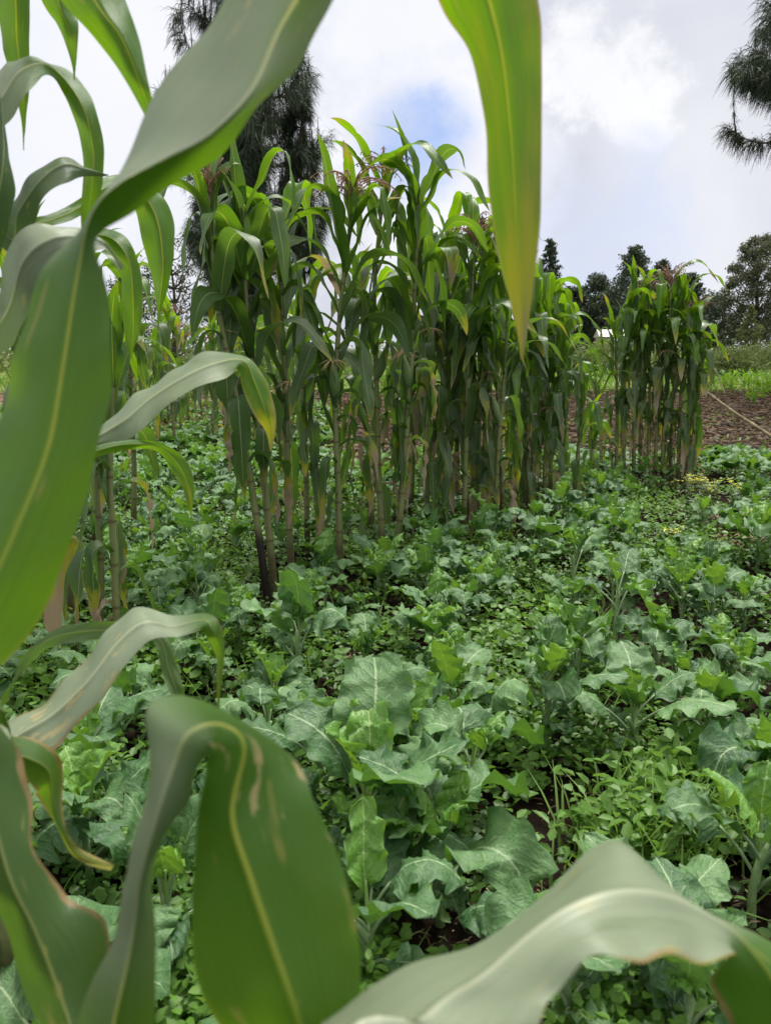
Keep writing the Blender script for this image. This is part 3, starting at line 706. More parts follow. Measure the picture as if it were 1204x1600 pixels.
near_leaf(near_a, [
 W((.14, -.40, 1.20), (-.02, 0, 0)), W((.15, .02, 1.42), (-.035, 0, 0)),
 ((690, -620, .34), (760, -600, .32), (840, -560, .34)),
 ((545, -360, .43), (640, -330, .40), (730, -280, .43)),
 ((430, -170, .47), (520, -150, .43), (620, -120, .46)),
 ((372, -45, .50), (470, -20, .45), (540, -35, .48)),
 ((340, 5, .52), (430, 50, .46), (505, 40, .48)),
 ((290, 85, .54), (390, 135, .46), (460, 120, .48)),
 ((240, 165, .55), (325, 205, .46), (385, 183, .48)),
 ((205, 235, .55), (255, 243, .46), (318, 252, .50)),
 ((165, 295, .53), (185, 282, .46), (222, 322, .50)),
 ((128, 345, .50), (143, 332, .46), (160, 366, .49)),
 ((74, 420, .49), (120, 425, .465), (165, 432, .48)),
 ((30, 540, .48), (98, 560, .46), (171, 560, .47)),
 ((-10, 660, .48), (72, 700, .455), (160, 690, .47)),
 ((-60, 800, .48), (20, 830, .45), (112, 850, .465)),
 ((-100, 920, .47), (-40, 960, .45), (32, 1005, .46)),
 ((-130, 1080, .46), (-110, 1090, .455), (-80, 1110, .46)),
 ((-150, 1200, .46), (-149, 1200, .46), (-148, 1200, .46))], dry=0.0, lush=.8, soft=.3, grey_sheen=[.9] * 8 + [(.9, .3), (.9, 0), (.9, 0), (.5, .0), .1, 0, 0, 0, 0, .25, .4], seed=2, scorch=[0] * 4 + [0, .15, .4, .1, 0, 0, 0, 0, 0, 0, 0, (.2, 0), 0, 0], label='huge twisted leaf crossing the upper left of the view')
near_leaf(near_a, [
 W((.14, -.40, 1.55), (-.02, 0, 0)), W((.14, -.05, 1.66), (-.03, 0, 0)), W((.13, .28, 1.66), (-.036, 0, 0)),
 ((600, -360, .50), (700, -370, .49), (790, -370, .50)),
 ((642, -120, .60), (725, -130, .59), (820, -130, .60)),
 ((687, 0, .62), (765, 0, .605), (840, 0, .62)),
 ((735, 90, .63), (785, 90, .61), (845, 90, .63)),
 ((757, 200, .635), (797, 200, .62), (847, 200, .635)),
 ((764, 300, .64), (804, 300, .625), (845, 300, .64)),
 ((778, 400, .64), (808, 400, .63), (838, 400, .64)),
 ((797, 480, .645), (813, 480, .635), (829, 480, .645)),
 ((810, 535, .645), (816, 535, .64), (823, 535, .645)),
 ((815, 562, .645), (816, 562, .645), (817, 562, .645))], dry=.13, lush=1.0, blight=.3, seed=5, label='long bright green leaf hanging from the top with an orange tip')
near_leaf(near_a, [
 W((.12, -.40, .52), (-.02, 0, 0)), W((.06, -.20, .66), (-.03, 0, 0.01)),
 ((330, 1800, .32), (520, 1800, .31), (760, 1800, .31)),
 ((490, 1602, .40), (670, 1600, .36), (845, 1608, .34)),
 ((620, 1512, .43), (760, 1532, .37), (872, 1558, .35)),
 ((750, 1483, .46), (835, 1470, .38), (922, 1503, .35)),
 ((850, 1408, .49), (895, 1430, .39), (972, 1485, .35)),
 ((918, 1328, .51), (955, 1408, .40), (1020, 1487, .36)),
 ((968, 1309, .51), (1015, 1405, .41), (1062, 1498, .37)),
 ((1035, 1362, .49), (1072, 1420, .42), (1105, 1509, .38)),
 ((1105, 1425, .47), (1128, 1450, .42), (1140, 1506, .39)),
 ((1192, 1474, .45), (1165, 1482, .42), (1118, 1512, .40)),
 ((1285, 1545, .43), (1212, 1550, .42), (1122, 1560, .41)),
 ((1300, 1680, .42), (1240, 1680, .42), (1165, 1650, .42)),
 ((1270, 1850, .42), (1268, 1850, .42), (1266, 1850, .42))], dry=.03, lush=.8, grey_sheen=[1] * 10 + [.9, .1, 0, 0][:3], seed=7, burn=[0] * 3 + [(0, .1)] * 3 + [(0, .35)] * 6, label='pale grey green leaf humped across the bottom right')
near_leaf(near_b, [
 W((-.42, .22, .30), (-.02, 0, 0)), W((-.36, .26, .42), (-.03, 0, 0.01)),
 ((60, 1850, .44), (120, 1850, .42), (190, 1850, .43)),
 ((118, 1602, .43), (180, 1590, .41), (242, 1600, .43)),
 ((168, 1480, .43), (206, 1470, .41), (243, 1452, .44)),
 ((190, 1390, .43), (218, 1375, .40), (245, 1345, .44)),
 ((212, 1290, .43), (245, 1280, .39), (288, 1262, .42)),
 ((226, 1180, .44), (275, 1195, .39), (318, 1205, .41)),
 ((238, 1100, .47), (300, 1150, .39), (334, 1182, .40)),
 ((320, 1098, .49), (345, 1140, .40), (322, 1188, .395)),
 ((440, 1168, .46), (378, 1168, .40), (318, 1215, .405)),
 ((490, 1248, .43), (362, 1270, .40), (307, 1292, .42)),
 ((538, 1370, .42), (392, 1370, .40), (300, 1400, .42)),
 ((562, 1490, .42), (430, 1480, .40), (307, 1510, .42)),
 ((556, 1600, .42), (470, 1600, .40), (350, 1610, .42)),
 ((525, 1700, .42), (490, 1720, .41), (430, 1700, .42)),
 ((500, 1800, .42), (499, 1800, .42), (498, 1800, .42))], dry=.0, lush=.8, scorch=[0] * 9 + [.2, .6, .4, 0, 0, (.3, 0), 0], grey_sheen=[(.3, .1)] * 4 + [(.8, .5), (.9, .6), (.9, .9), (.9, .8), .5] + [0] * 9, seed=9, label='folded leaf with yellow midrib hanging at bottom centre left')
near_leaf(near_b, [
 W((-.42, .24, .34), (-.02, 0, 0)),
 ((110, 1790, .52), (130, 1800, .50), (150, 1800, .51)),
 ((90, 1650, .52), (122, 1650, .50), (160, 1600, .52)),
 ((35, 1540, .53), (92, 1540, .51), (160, 1445, .52)),
 ((0, 1440, .53), (55, 1450, .51), (102, 1396, .53)),
 ((-60, 1350, .54), (15, 1360, .51), (57, 1312, .53)),
 ((-90, 1200, .54), (-20, 1220, .52), (40, 1212, .54)),
 ((-80, 1080, .55), (-35, 1110, .53), (8, 1142, .54)),
 ((-90, 1010, .55), (-89, 1010, .55), (-88, 1010, .55))], dry=.0, lush=.35, burn=[0, 0, 0, (0, .3), (0, .55), (0, .45), (0, .7), (0, .4), (0, .4)], seed=11, label='dark leaf with browned margin in the bottom left corner')
near_leaf(near_b, [
 W((-.42, .26, .42), (-.015, 0, 0)), ((-60, 1140, .62), (-55, 1160, .62), (-50, 1180, .62)),
 ((20, 1150, .66), (30, 1180, .65), (30, 1210, .66)),
 ((66, 1160, .68), (72, 1200, .67), (50, 1232, .68)),
 ((96, 1195, .70), (82, 1235, .69), (58, 1245, .69)),
 ((100, 1270, .70), (91, 1282, .69), (84, 1285, .70)),
 ((125, 1330, .70), (119, 1336, .70), (113, 1340, .70)),
 ((178, 1352, .70), (177, 1355, .70), (175, 1358, .70))], dry=.10, lush=.5, burn=[0, 0, .2, .6, .9], seed=13)
# --- plant C at the left edge
C_ = near_c
def cb(z, w=.018): return W((-.545 , .98, z), (0, -w, 0))
near_leaf(C_, [cb(1.50), ((-90, -260, 1.05), (-60, -290, 1.05), (-20, -280, 1.05)), ((-15, -120, 1.1), (15, -140, 1.09), (45, -130, 1.1)), ((-5, 0, 1.12), (24, 0, 1.10), (47, 0, 1.12)), ((2, 60, 1.12), (26, 60, 1.11), (48, 60, 1.12)), ((16, 110, 1.12), (32, 110, 1.11), (46, 110, 1.12)), ((28, 160, 1.12), (36, 160, 1.12), (43, 160, 1.12)), ((37, 235, 1.12), (38, 235, 1.12), (39, 235, 1.12))], lush=.9, seed=21)
near_leaf(C_, [cb(1.55), ((-40, -250, .98), (0, -290, .98), (50, -290, .98)), ((20, -120, 1.05), (55, -140, 1.05), (95, -130, 1.05)), ((66, 0, 1.08), (90, 0, 1.06), (113, 0, 1.08)), ((90, 42, 1.08), (106, 42, 1.07), (123, 42, 1.08)), ((108, 85, 1.08), (115, 85, 1.08), (122, 85, 1.08)), ((116, 125, 1.08), (117, 125, 1.08), (118, 125, 1.08))], lush=.9, seed=22)
near_leaf(C_, [cb(1.60), ((-20, -280, .80), (20, -310, .80), (80, -310, .80)), ((20, -120, .80), (70, -150, .79), (140, -130, .80)), ((95, 0, .80), (145, -5, .78), (196, 0, .80)), ((150, 62, .80), (188, 55, .78), (216, 60, .80)), ((195, 125, .80), (215, 120, .79), (232, 125, .80)), ((226, 180, .80), (235, 178, .80), (243, 172, .80)), ((262, 250, .80), (263, 250, .80), (264, 250, .80))], lush=1.0, seed=23, label='bright two toned leaf slanting from the top left')
near_leaf(C_, [cb(1.22), ((-60, 150, 1.0), (-60, 200, .98), (-60, 260, 1.0)), ((0, 106, 1.05), (0, 160, 1.0), (0, 214, 1.0)), ((30, 96, 1.06), (32, 115, 1.02), (36, 155, 1.0)), ((70, 92, 1.08), (68, 102, 1.05), (66, 116, 1.03)), ((112, 112, 1.1), (102, 126, 1.08), (92, 136, 1.08)), ((147, 160, 1.1), (132, 172, 1.08), (114, 178, 1.1)), ((162, 225, 1.1), (146, 232, 1.09), (127, 232, 1.1)), ((160, 275, 1.1), (146, 275, 1.09), (131, 272, 1.1)), ((148, 330, 1.1), (139, 330, 1.1), (128, 330, 1.1)), ((128, 380, 1.1), (127, 380, 1.1), (126, 380, 1.1))], lush=.8, grey_sheen=[.8, .8, .8, .7] + [0] * 6, seed=24, label='leaf arching over at the upper left')
near_leaf(C_, [cb(1.28), ((-10, 360, .98), (10, 370, .98), (20, 400, .98)), ((12, 320, 1.0), (30, 332, .98), (50, 350, .98)), ((45, 275, 1.0), (62, 285, .98), (76, 305, .98)), ((90, 250, 1.02), (98, 258, 1.0), (106, 286, 1.0)), ((128, 260, 1.04), (132, 264, 1.03), (134, 272, 1.03)), ((170, 272, 1.05), (170, 273, 1.05), (170, 274, 1.05))], lush=.05, seed=25)
near_leaf(C_, [cb(1.0), ((-10, 470, .90), (5, 500, .88), (20, 540, .90)), ((18, 385, .88), (38, 410, .85), (60, 450, .86)), ((60, 350, .88), (80, 375, .85), (100, 420, .86)), ((110, 352, .90), (122, 370, .88), (135, 400, .88)), ((160, 372, .92), (162, 380, .92), (164, 392, .92)), ((190, 420, .94), (191, 421, .94), (192, 422, .94))], lush=.0, grey_sheen=.9, seed=26)
near_leaf(C_, [cb(1.1), ((60, 420, 1.1), (62, 432, 1.1), (64, 445, 1.1)), ((110, 370, 1.15), (115, 380, 1.14), (118, 392, 1.15)), ((155, 357, 1.2), (158, 368, 1.19), (158, 380, 1.2)), ((192, 366, 1.2), (184, 380, 1.19), (175, 392, 1.2)), ((215, 402, 1.2), (203, 412, 1.19), (187, 420, 1.2)), ((223, 455, 1.2), (208, 460, 1.19), (190, 462, 1.2)), ((218, 520, 1.2), (209, 522, 1.2), (196, 520, 1.2)), ((209, 562, 1.2), (207, 562, 1.2), (205, 562, 1.2)), ((232, 610, 1.2), (231, 611, 1.2), (230, 612, 1.2))], lush=.9, dry=.10, seed=27, label='arching leaf flecked with yellow spots')
near_leaf(C_, [cb(1.16), ((90, 330, 1.15), (92, 340, 1.15), (94, 350, 1.15)), ((170, 275, 1.3), (172, 290, 1.29), (172, 305, 1.3)), ((222, 285, 1.35), (216, 300, 1.33), (205, 312, 1.35)), ((258, 312, 1.36), (238, 325, 1.34), (212, 330, 1.36)), ((272, 355, 1.36), (250, 360, 1.34), (222, 372, 1.36)), ((271, 410, 1.36), (255, 415, 1.34), (234, 420, 1.36)), ((260, 458, 1.36), (251, 460, 1.35), (242, 462, 1.36)), ((249, 500, 1.36), (248, 500, 1.36), (247, 500, 1.36)), ((246, 600, 1.36), (245.6, 600, 1.36), (245.2, 600, 1.36))], lush=.95, dry=.02, seed=28)
near_leaf(C_, [cb(.82), ((60, 720, 1.05), (62, 735, 1.04), (65, 750, 1.05)), ((150, 672, 1.1), (152, 684, 1.07), (155, 698, 1.07)), ((190, 640, 1.12), (196, 658, 1.07), (208, 684, 1.06)), ((228, 607, 1.14), (235, 625, 1.09), (240, 648, 1.07)), ((280, 570, 1.16), (290, 590, 1.11), (300, 612, 1.09)), ((325, 553, 1.17), (335, 570, 1.13), (350, 592, 1.11)), ((384, 558, 1.16), (380, 564, 1.14), (372, 573, 1.13)), ((413, 588, 1.15), (398, 598, 1.14), (378, 604, 1.14)), ((428, 632, 1.15), (413, 638, 1.14), (394, 644, 1.14)), ((431, 672, 1.15), (423, 675, 1.15), (413, 672, 1.15)), ((424, 705, 1.15), (423, 705, 1.15), (422, 705, 1.15))], lush=.85, dry=.16, grey_sheen=[.8] * 7 + [.0] * 4, seed=29, label='grey leaf with twisted green tip browning at its end')
near_leaf(C_, [cb(.74), ((80, 730, 1.15), (80, 738, 1.15), (80, 746, 1.15)), ((155, 695, 1.25), (156, 703, 1.24), (158, 712, 1.25)), ((208, 687, 1.3), (208, 694, 1.29), (208, 702, 1.3)), ((258, 695, 1.3), (252, 701, 1.3), (244, 705, 1.3)), ((292, 722, 1.3), (282, 730, 1.3), (270, 735, 1.3)), ((304, 765, 1.3), (297, 770, 1.3), (289, 770, 1.3)), ((302, 812, 1.3), (301, 812, 1.3), (300, 812, 1.3)), ((328, 832, 1.3), (327, 833, 1.3), (326, 834, 1.3))], lush=.8, dry=.12, seed=30)
near_leaf(C_, [cb(.42), ((-60, 1180, .82), (-55, 1200, .80), (-50, 1225, .80)), ((15, 1125, .84), (30, 1150, .80), (60, 1185, .79)), ((70, 1095, .86), (88, 1115, .81), (112, 1150, .80)), ((125, 1045, .88), (140, 1065, .82), (160, 1085, .81)), ((168, 985, .90), (182, 1010, .84), (200, 1030, .83)), ((208, 945, .92), (225, 975, .86), (238, 1003, .85)), ((262, 962, .92), (270, 980, .88), (280, 998, .87)), ((318, 962, .91), (316, 970, .89), (312, 983, .88)), ((342, 975, .90), (332, 985, .89), (320, 990, .89)), ((350, 1010, .90), (344, 1018, .90), (336, 1022, .90)), ((346, 1060, .90), (343, 1060, .90), (340, 1060, .90)), ((342, 1105, .90), (341.5, 1105, .90), (341, 1105, .90))], lush=.7, dry=.06, burn=[(0, 0), (.6, .2), (.5, .5), (.3, .7), (.2, .3), .1, 0, 0, .2], scorch=[0, 0, .5, .7, .4, .1, 0, 0], grey_sheen=[.9] * 8 + [0] * 4, seed=31, label='low grey leaf with a brown streak, tip hanging')
near_leaf(C_, [cb(.50), ((60, 1000, .95), (60, 1010, .95), (60, 1022, .95)), ((200, 970, .98), (205, 985, .98), (210, 998, .98)), ((255, 990, .97), (250, 1000, .97), (243, 1006, .97)), ((275, 1040, .96), (264, 1046, .96), (254, 1050, .96)), ((292, 1095, .95), (282, 1098, .95), (274, 1098, .95)), ((300, 1150, .95), (296, 1150, .95), (292, 1150, .95)), ((300, 1200, .95), (299.5, 1200, .95), (299, 1200, .95))], lush=.35, dry=.12, seed=32)
near_leaf(C_, [cb(1.02), ((-60, 520, .93), (-50, 540, .92), (-40, 560, .93)), ((-20, 300, .93), (0, 300, .91), (20, 320, .93)), ((-10, 200, .95), (5, 200, .94), (12, 240, .95)), ((-5, 120, .97), (-4, 120, .97), (-3, 120, .97))], lush=.2, seed=33)
near_leaf(C_, [cb(.60), ((-60, 900, .95), (-50, 910, .94), (-40, 930, .95)), ((60, 820, 1.1), (80, 830, 1.09), (100, 850, 1.1)), ((90, 830, 1.12), (105, 845, 1.11), (122, 850, 1.12)), ((80, 900, 1.12), (92, 905, 1.11), (104, 900, 1.12)), ((70, 970, 1.12), (84, 975, 1.12), (96, 970, 1.12)), ((90, 1015, 1.12), (91, 1016, 1.12), (92, 1017, 1.12))], lush=.2, dry=.32, seed=34)

# ------------------------------------------------------------------ kale
def kale_leaf(seed, L=.19, W=.155, pet=.11, th0=R(35), th1=R(125), cup=.25, ruff=.012, young=False, rows=15, ncol=13, twist=0.0):
    r = random.Random(seed); ph = [r.uniform(0, 6.28) for _ in range(5)]
    mb = MB(); p = Vector((0, 0, 0)); pts = [p.copy()]; rad = [.0045]
    for i in range(6):
        th = th0 * (0.55 + .45 * i / 5); p = p + Vector((math.sin(th), 0, math.cos(th))) * (pet / 6); pts.append(p.copy()); rad.append(.0042 - .0002 * i)
    t = tube(pts, rad, 6); mb.add((t[0], t[1], [(0.5, 0.0)] * len(t[0])))
    cols = [-1 + 2 * k / (ncol - 1) for k in range(ncol)]; o = len(mb.v); q0 = p.copy(); P = p
    tooth = [r.uniform(.75, 1.2) for _ in range(rows + 1)], [r.uniform(.75, 1.2) for _ in range(rows + 1)]
    for i in range(rows + 1):
        s = i / rows
        th = th0 + (th1 - th0) * smooth(s * 1.05) + .10 * math.sin(5 * s + ph[0])
        T = Vector((math.sin(th), .18 * math.sin(3 * s + ph[1]), math.cos(th))).normalized(); S = Vector((0, 1, 0)); Nn = -(S.cross(T))
        rot = Matrix.Rotation(twist * s, 3, T); S = rot @ S; Nn = rot @ Nn
        prof = (0.25 + .75 * smooth(s / .26)) * max(0, 1 - s ** 3.6) ** .55
        if s < .12: prof *= .75 + .25 * abs(math.sin(s * 40))
        for c in cols:
            a = abs(c); side = 1 if c > 0 else 0
            lob = (1 + .08 * math.sin(s * 17 + ph[2 + side]) * a ** 3) * (1 + (tooth[side][i] - 1) * .28 * (a > .95))
            hw = W / 2 * max(prof, .02) * lob
            z = (cup if not young else .5) * a ** 1.5 * hw * (1 if ph[4] > 1.6 else -1.2)
            z += 1.35 * ruff * a ** 2.0 * math.sin(s * 23 + ph[side] + c * 2) * min(1, prof * 1.3) + .0035 * math.sin(s * 27 + a * 9 + ph[3]) * (a > .1)
            mb.v.append(tuple(P + S * c * hw + Nn * z + T * (-.014 * a ** 2 * (1 - s) - .004 * a + .006 * math.sin(s * 19 + ph[2] + c)))); mb.u.append((.5 + c / 2, s))
        P = P + T * (L / rows)
    m = ncol
    for i in range(rows):
        for c in range(m - 1): mb.f.append((o + i * m + c, o + i * m + c + 1, o + (i + 1) * m + c + 1, o + (i + 1) * m + c))
    return mb.mesh('kale_blade', M_KALEY if young else M_KALE)
rk = random.Random(4)
KL = {'flat': [kale_leaf(s, rk.uniform(.15, .20), rk.uniform(.125, .165), rk.uniform(.09, .13), R(rk.uniform(30, 48)), R(rk.uniform(65, 105)), .18, .010, twist=rk.uniform(-.5, .5)) for s in range(7)],
      'droop': [kale_leaf(20 + s, rk.uniform(.15, .19), rk.uniform(.12, .155), rk.uniform(.09, .13), R(rk.uniform(30, 46)), R(rk.uniform(115, 165)), .35, .014, twist=rk.uniform(-.6, .6)) for s in range(8)],
      'small': [kale_leaf(40 + s, rk.uniform(.08, .12), rk.uniform(.06, .09), rk.uniform(.05, .08), R(rk.uniform(30, 60)), R(rk.uniform(80, 130)), .2, .008) for s in range(4)],
      'tall': [kale_leaf(60 + s, rk.uniform(.16, .21), rk.uniform(.10, .13), rk.uniform(.08, .12), R(rk.uniform(6, 16)), R(rk.uniform(25, 55)), .22, .012) for s in range(4)],
      'young': [kale_leaf(80 + s, rk.uniform(.10, .15), rk.uniform(.06, .09), rk.uniform(.05, .08), R(rk.uniform(5, 18)), R(rk.uniform(20, 70)), .4, .010, True) for s in range(6)]}
def kale_stem(h, seed):
    r = random.Random(seed)
    pts = [Vector((0, 0, -.03)), Vector((r.uniform(-.01, .01), r.uniform(-.01, .01), h * .5)), Vector((r.uniform(-.02, .02), r.uniform(-.02, .02), h))]
    C = catmull(pts, 4); t = tube(C, [.009 * (1 - .3 * i / len(C)) for i in range(len(C))], 7); return mesh('kale_stem', *t[:2], M_KSTEM, t[2])
STEMS = [kale_stem(.11, 1), kale_stem(.15, 2), kale_stem(.19, 3)]
def leaf_plan(seed, style):
    """list of (mesh, z, azimuth, tilt, scale)"""
    r = random.Random(seed); si = r.randrange(3); h = (.11, .15, .19)[si]; out = []; a = r.uniform(0, 6.28)
    n = r.randint(4, 6)
    for k in range(n):
        a += 2.4 + r.uniform(-.3, .3); f = k / (n - 1)
        kind = r.choice(['flat', 'droop', 'droop']) if style != 'flat' else 'flat'
        if style == 'upright' and k > n - 3: kind = 'tall'
        out.append((r.choice(KL[kind]), h * (.55 + .4 * f), a, r.uniform(-.15, .2), r.uniform(.75, 1.05) * (1 - .2 * f)))
    for k in range(r.choice((2, 3, 3)) if style != 'dull' else 1):
        a += 2.1; out.append((r.choice(KL['young']), h * .97, a, r.uniform(-.1, .3), r.uniform(.6, 1.0) * (1.25 if style == 'light' else 1)))
    for k in range(2):
        a += 1.9; out.append((r.choice(KL['small']), h * .4, a, r.uniform(0, .3), r.uniform(.8, 1.1)))
    return si, out
def kale(loc, rz, s, seed, style, label, group):
    root = empty('kale_plant', loc, rz, label, 'kale plant', group); root.scale = (s,) * 3
    si, plan = leaf_plan(seed, style); link('stem', STEMS[si], root)
    for me, z, a, t, q in plan:
        o = link('leaf', me, root); o.location = (0, 0, z); o.rotation_euler = (0, t, a); o.scale = (q,) * 3
    return root
# one-mesh foliage for plants too far to show each leaf
def joined(plan, name, flat=False):
    V_, F_, U_, MI = [], [], [], []; o = 0
    for me, z, a, t, q in plan:
        Mx = Matrix.Translation((0, 0, z)) @ Matrix.Rotation(a, 4, 'Z') @ Matrix.Rotation(t, 4, 'Y') @ Matrix.Scale(q, 4)
        n = len(me.vertices); co = np.empty(n * 3, np.float32); me.vertices.foreach_get('co', co); co = co.reshape(-1, 3)
        Mn = np.array(Mx); V_.append(co @ Mn[:3, :3].T + Mn[:3, 3])
        uvs = np.zeros((n, 2), np.float32); li = np.zeros(len(me.loops), np.int32); me.loops.foreach_get('vertex_index', li)
        lu = np.zeros(len(me.loops) * 2, np.float32); me.uv_layers[0].data.foreach_get('uv', lu); uvs[li] = lu.reshape(-1, 2); U_.append(uvs)
        for p in me.polygons: F_.append(tuple(i + o for i in p.vertices)); MI.append(1 if me.materials[0] == M_KALEY else 0)
        o += n
    me = mesh(name, np.concatenate(V_), F_, M_KALE, np.concatenate(U_)); me.materials.append(M_KALEY); me.polygons.foreach_set('material_index', MI); return me
FOL = [];
for k, stl in enumerate(['mix', 'dull', 'light', 'upright', 'mix', 'flat', 'mix', 'dull']):
    si, pl = leaf_plan(300 + k, stl); FOL.append((si, joined(pl, 'kale_foliage')))

SOIL = [ground_at(930, 1275), ground_at(720, 1480), ground_at(1190, 915), ground_at(1110, 1400), ground_at(555, 1035), ground_at(860, 1440), ground_at(545, 1120), ground_at(1110, 1530)]
SOILR = [.17, .16, .18, .10, .09, .12, .07, .08]
heroes = [  # px, py of the plant's foot, scale, style, label
 (575, 1385, 1.25, 'flat', 'kale plant with the largest spread veined leaf, bottom centre'),
 (735, 1290, 1.0, 'mix', 'kale plant with three drooping leaves left of the bare soil'),
 (690, 1440, 1.1, 'droop', 'kale plant with a big folded leaf overhanging the dark soil'),
 (600, 1440, .95, 'light', 'light green ruffled kale plant under the largest veined leaf'),
 (575, 1560, 1.0, 'dull', 'grey green kale plant at the bottom beside the near folded maize leaf'),
 (640, 1215, 1.05, 'mix', 'kale plant with one broad leaf hanging straight down, centre field'),
 (500, 1255, .95, 'mix', 'kale plant with pale heart shaped leaf right of the near maize leaf'),
 (850, 1190, 1.1, 'upright', 'kale plant with a blue grey leaf held upright'),
 (985, 1190, 1.1, 'flat', 'kale plant with broad leaf drooping to the right of centre'),
 (1100, 1170, 1.0, 'mix', 'kale plant with wide pale leaf near the right edge'),
 (700, 1150, .95, 'light', 'bright green kale plant behind the hanging broad leaf'),
 (470, 1085, 1.1, 'upright', 'kale plant with a large rising leaf below the blackened stalk'),
 (505, 945, 1.0, 'upright', 'kale plant with fan shaped grey leaf at the foot of the maize row'),
 (895, 935, 1.05, 'upright', 'tall light green kale plant standing above its neighbours'),
 (885, 1060, 1.0, 'light', 'bright green kale plant with upright leaves right of centre'),
 (960, 1010, 1.1, 'dull', 'kale plant with dark round cupped leaf right of centre'),
 (145, 1290, 1.15, 'flat', 'kale plant with blue green lobed leaf at the left, behind the near leaves'),
 (195, 1165, 1.0, 'upright', 'kale plant with thick pale stem and light leaves at the left'),
 (265, 1500, 1.1, 'upright', 'kale plant with long upright leaf between the two near maize leaves'),
 (145, 1400, .9, 'mix', 'kale plant with rounded leaf behind the brown curled tip'),
 (20, 1450, .95, 'dull', 'grey kale plant at the bottom left edge'),
 (1185, 1270, 1.0, 'mix', 'kale plant with cut off grey leaf on the right edge'),
 (1175, 1440, 1.0, 'light', 'kale plant with light ribbed leaves at the lower right edge'),
 (1010, 1590, .85, 'dull', 'blue green kale plant under the humped near leaf'),
 (1065, 1690, .9, 'upright', 'kale plant with bright oval leaf in the bottom right corner'),
 (880, 1640, .95, 'mix', 'kale plant glimpsed beneath the humped near leaf'),
 (745, 960, 1.0, 'mix', 'kale plant with pale pointed leaves in front of the row centre'),
 (680, 1060, .9, 'upright', 'kale plant with a pair of oval upright leaves in the centre'),
 (1060, 1000, 1.0, 'mix', 'kale plant with overlapping grey leaves before the yellow flowers'),
 (830, 845, 1.05, 'dull', 'blue grey kale plant at the foot of the right row end'),
 (1180, 890, 1.1, 'light', 'kale plant with big bright leaves on the right edge'),
 (980, 880, .95, 'light', 'yellow green kale plant with rounded leaf left of the dry weeds'),
 (1110, 1010, 1.0, 'mix', 'kale plant beside the dark bare soil at the right'),
 (420, 1200, .9, 'dull', 'dark kale plant behind the top of the folded near leaf'),
 (300, 900, 1.0, 'dull', 'dark drooping kale plant left of the blackened stalk'),
]
placed = []
for i, (px, py, s, stl, lb) in enumerate(heroes):
    p = ground_at(px, py)
    kale(p, random.Random(i * 5 + 2).uniform(0, 6.28), s * .98, 1000 + i * 3, stl, lb, 'kale plants of the field'); placed.append((p.x, p.y))

# fill of the field
rk = random.Random(21); cand = []
def in_wedge(x, y, m=.25): return abs(x) < .515 * (y * CP + .3) + m
y = .95; row = 0
while y < 13.2:
    sp = .235 + .005 * y; x = -(.55 * y + .6) + (row % 2) * sp / 2
    while x < .55 * y + .6:
        X, Y = x + rk.uniform(-.3, .3) * sp, y + rk.uniform(-.3, .3) * sp
        ok = in_wedge(X, Y)
        if Y > 8.1 and X > -.055 * Y - .2: ok = False
        if Y > 10.3 and X < -.12 * Y: ok = ok and rk.random() < .5
        for c, rr in zip(SOIL, SOILR):
            if (X - c.x) ** 2 + (Y - c.y) ** 2 < (rr + .05) ** 2: ok = False
        if any((X - a) ** 2 + (Y - b) ** 2 < (.17 + .01 * Y) ** 2 for a, b in placed): ok = False
        px, py, _ = project((X, Y, gzf(X, Y)))
        if 960 < px < 1140 and 760 < py < 870 : ok = ok and rk.random() < .25
        # thin strip of weeds under the maize row
        for (a, b), (c, d) in [((-.55, 3.35), (1.35, 5.75))]:
            t = max(0, min(1, ((X - a) * (c - a) + (Y - b) * (d - b)) / ((c - a) ** 2 + (d - b) ** 2)))
            if (X - a - t * (c - a)) ** 2 + (Y - b - t * (d - b)) ** 2 < .24 ** 2: ok = ok and rk.random() < .12
        if rk.random() < .10: ok = False
        if ok: cand.append((X, Y))
        x += sp
    y += sp * .87; row += 1
cand.sort(key=lambda c: c[1])
OB, QT = 300 - len(heroes), 105
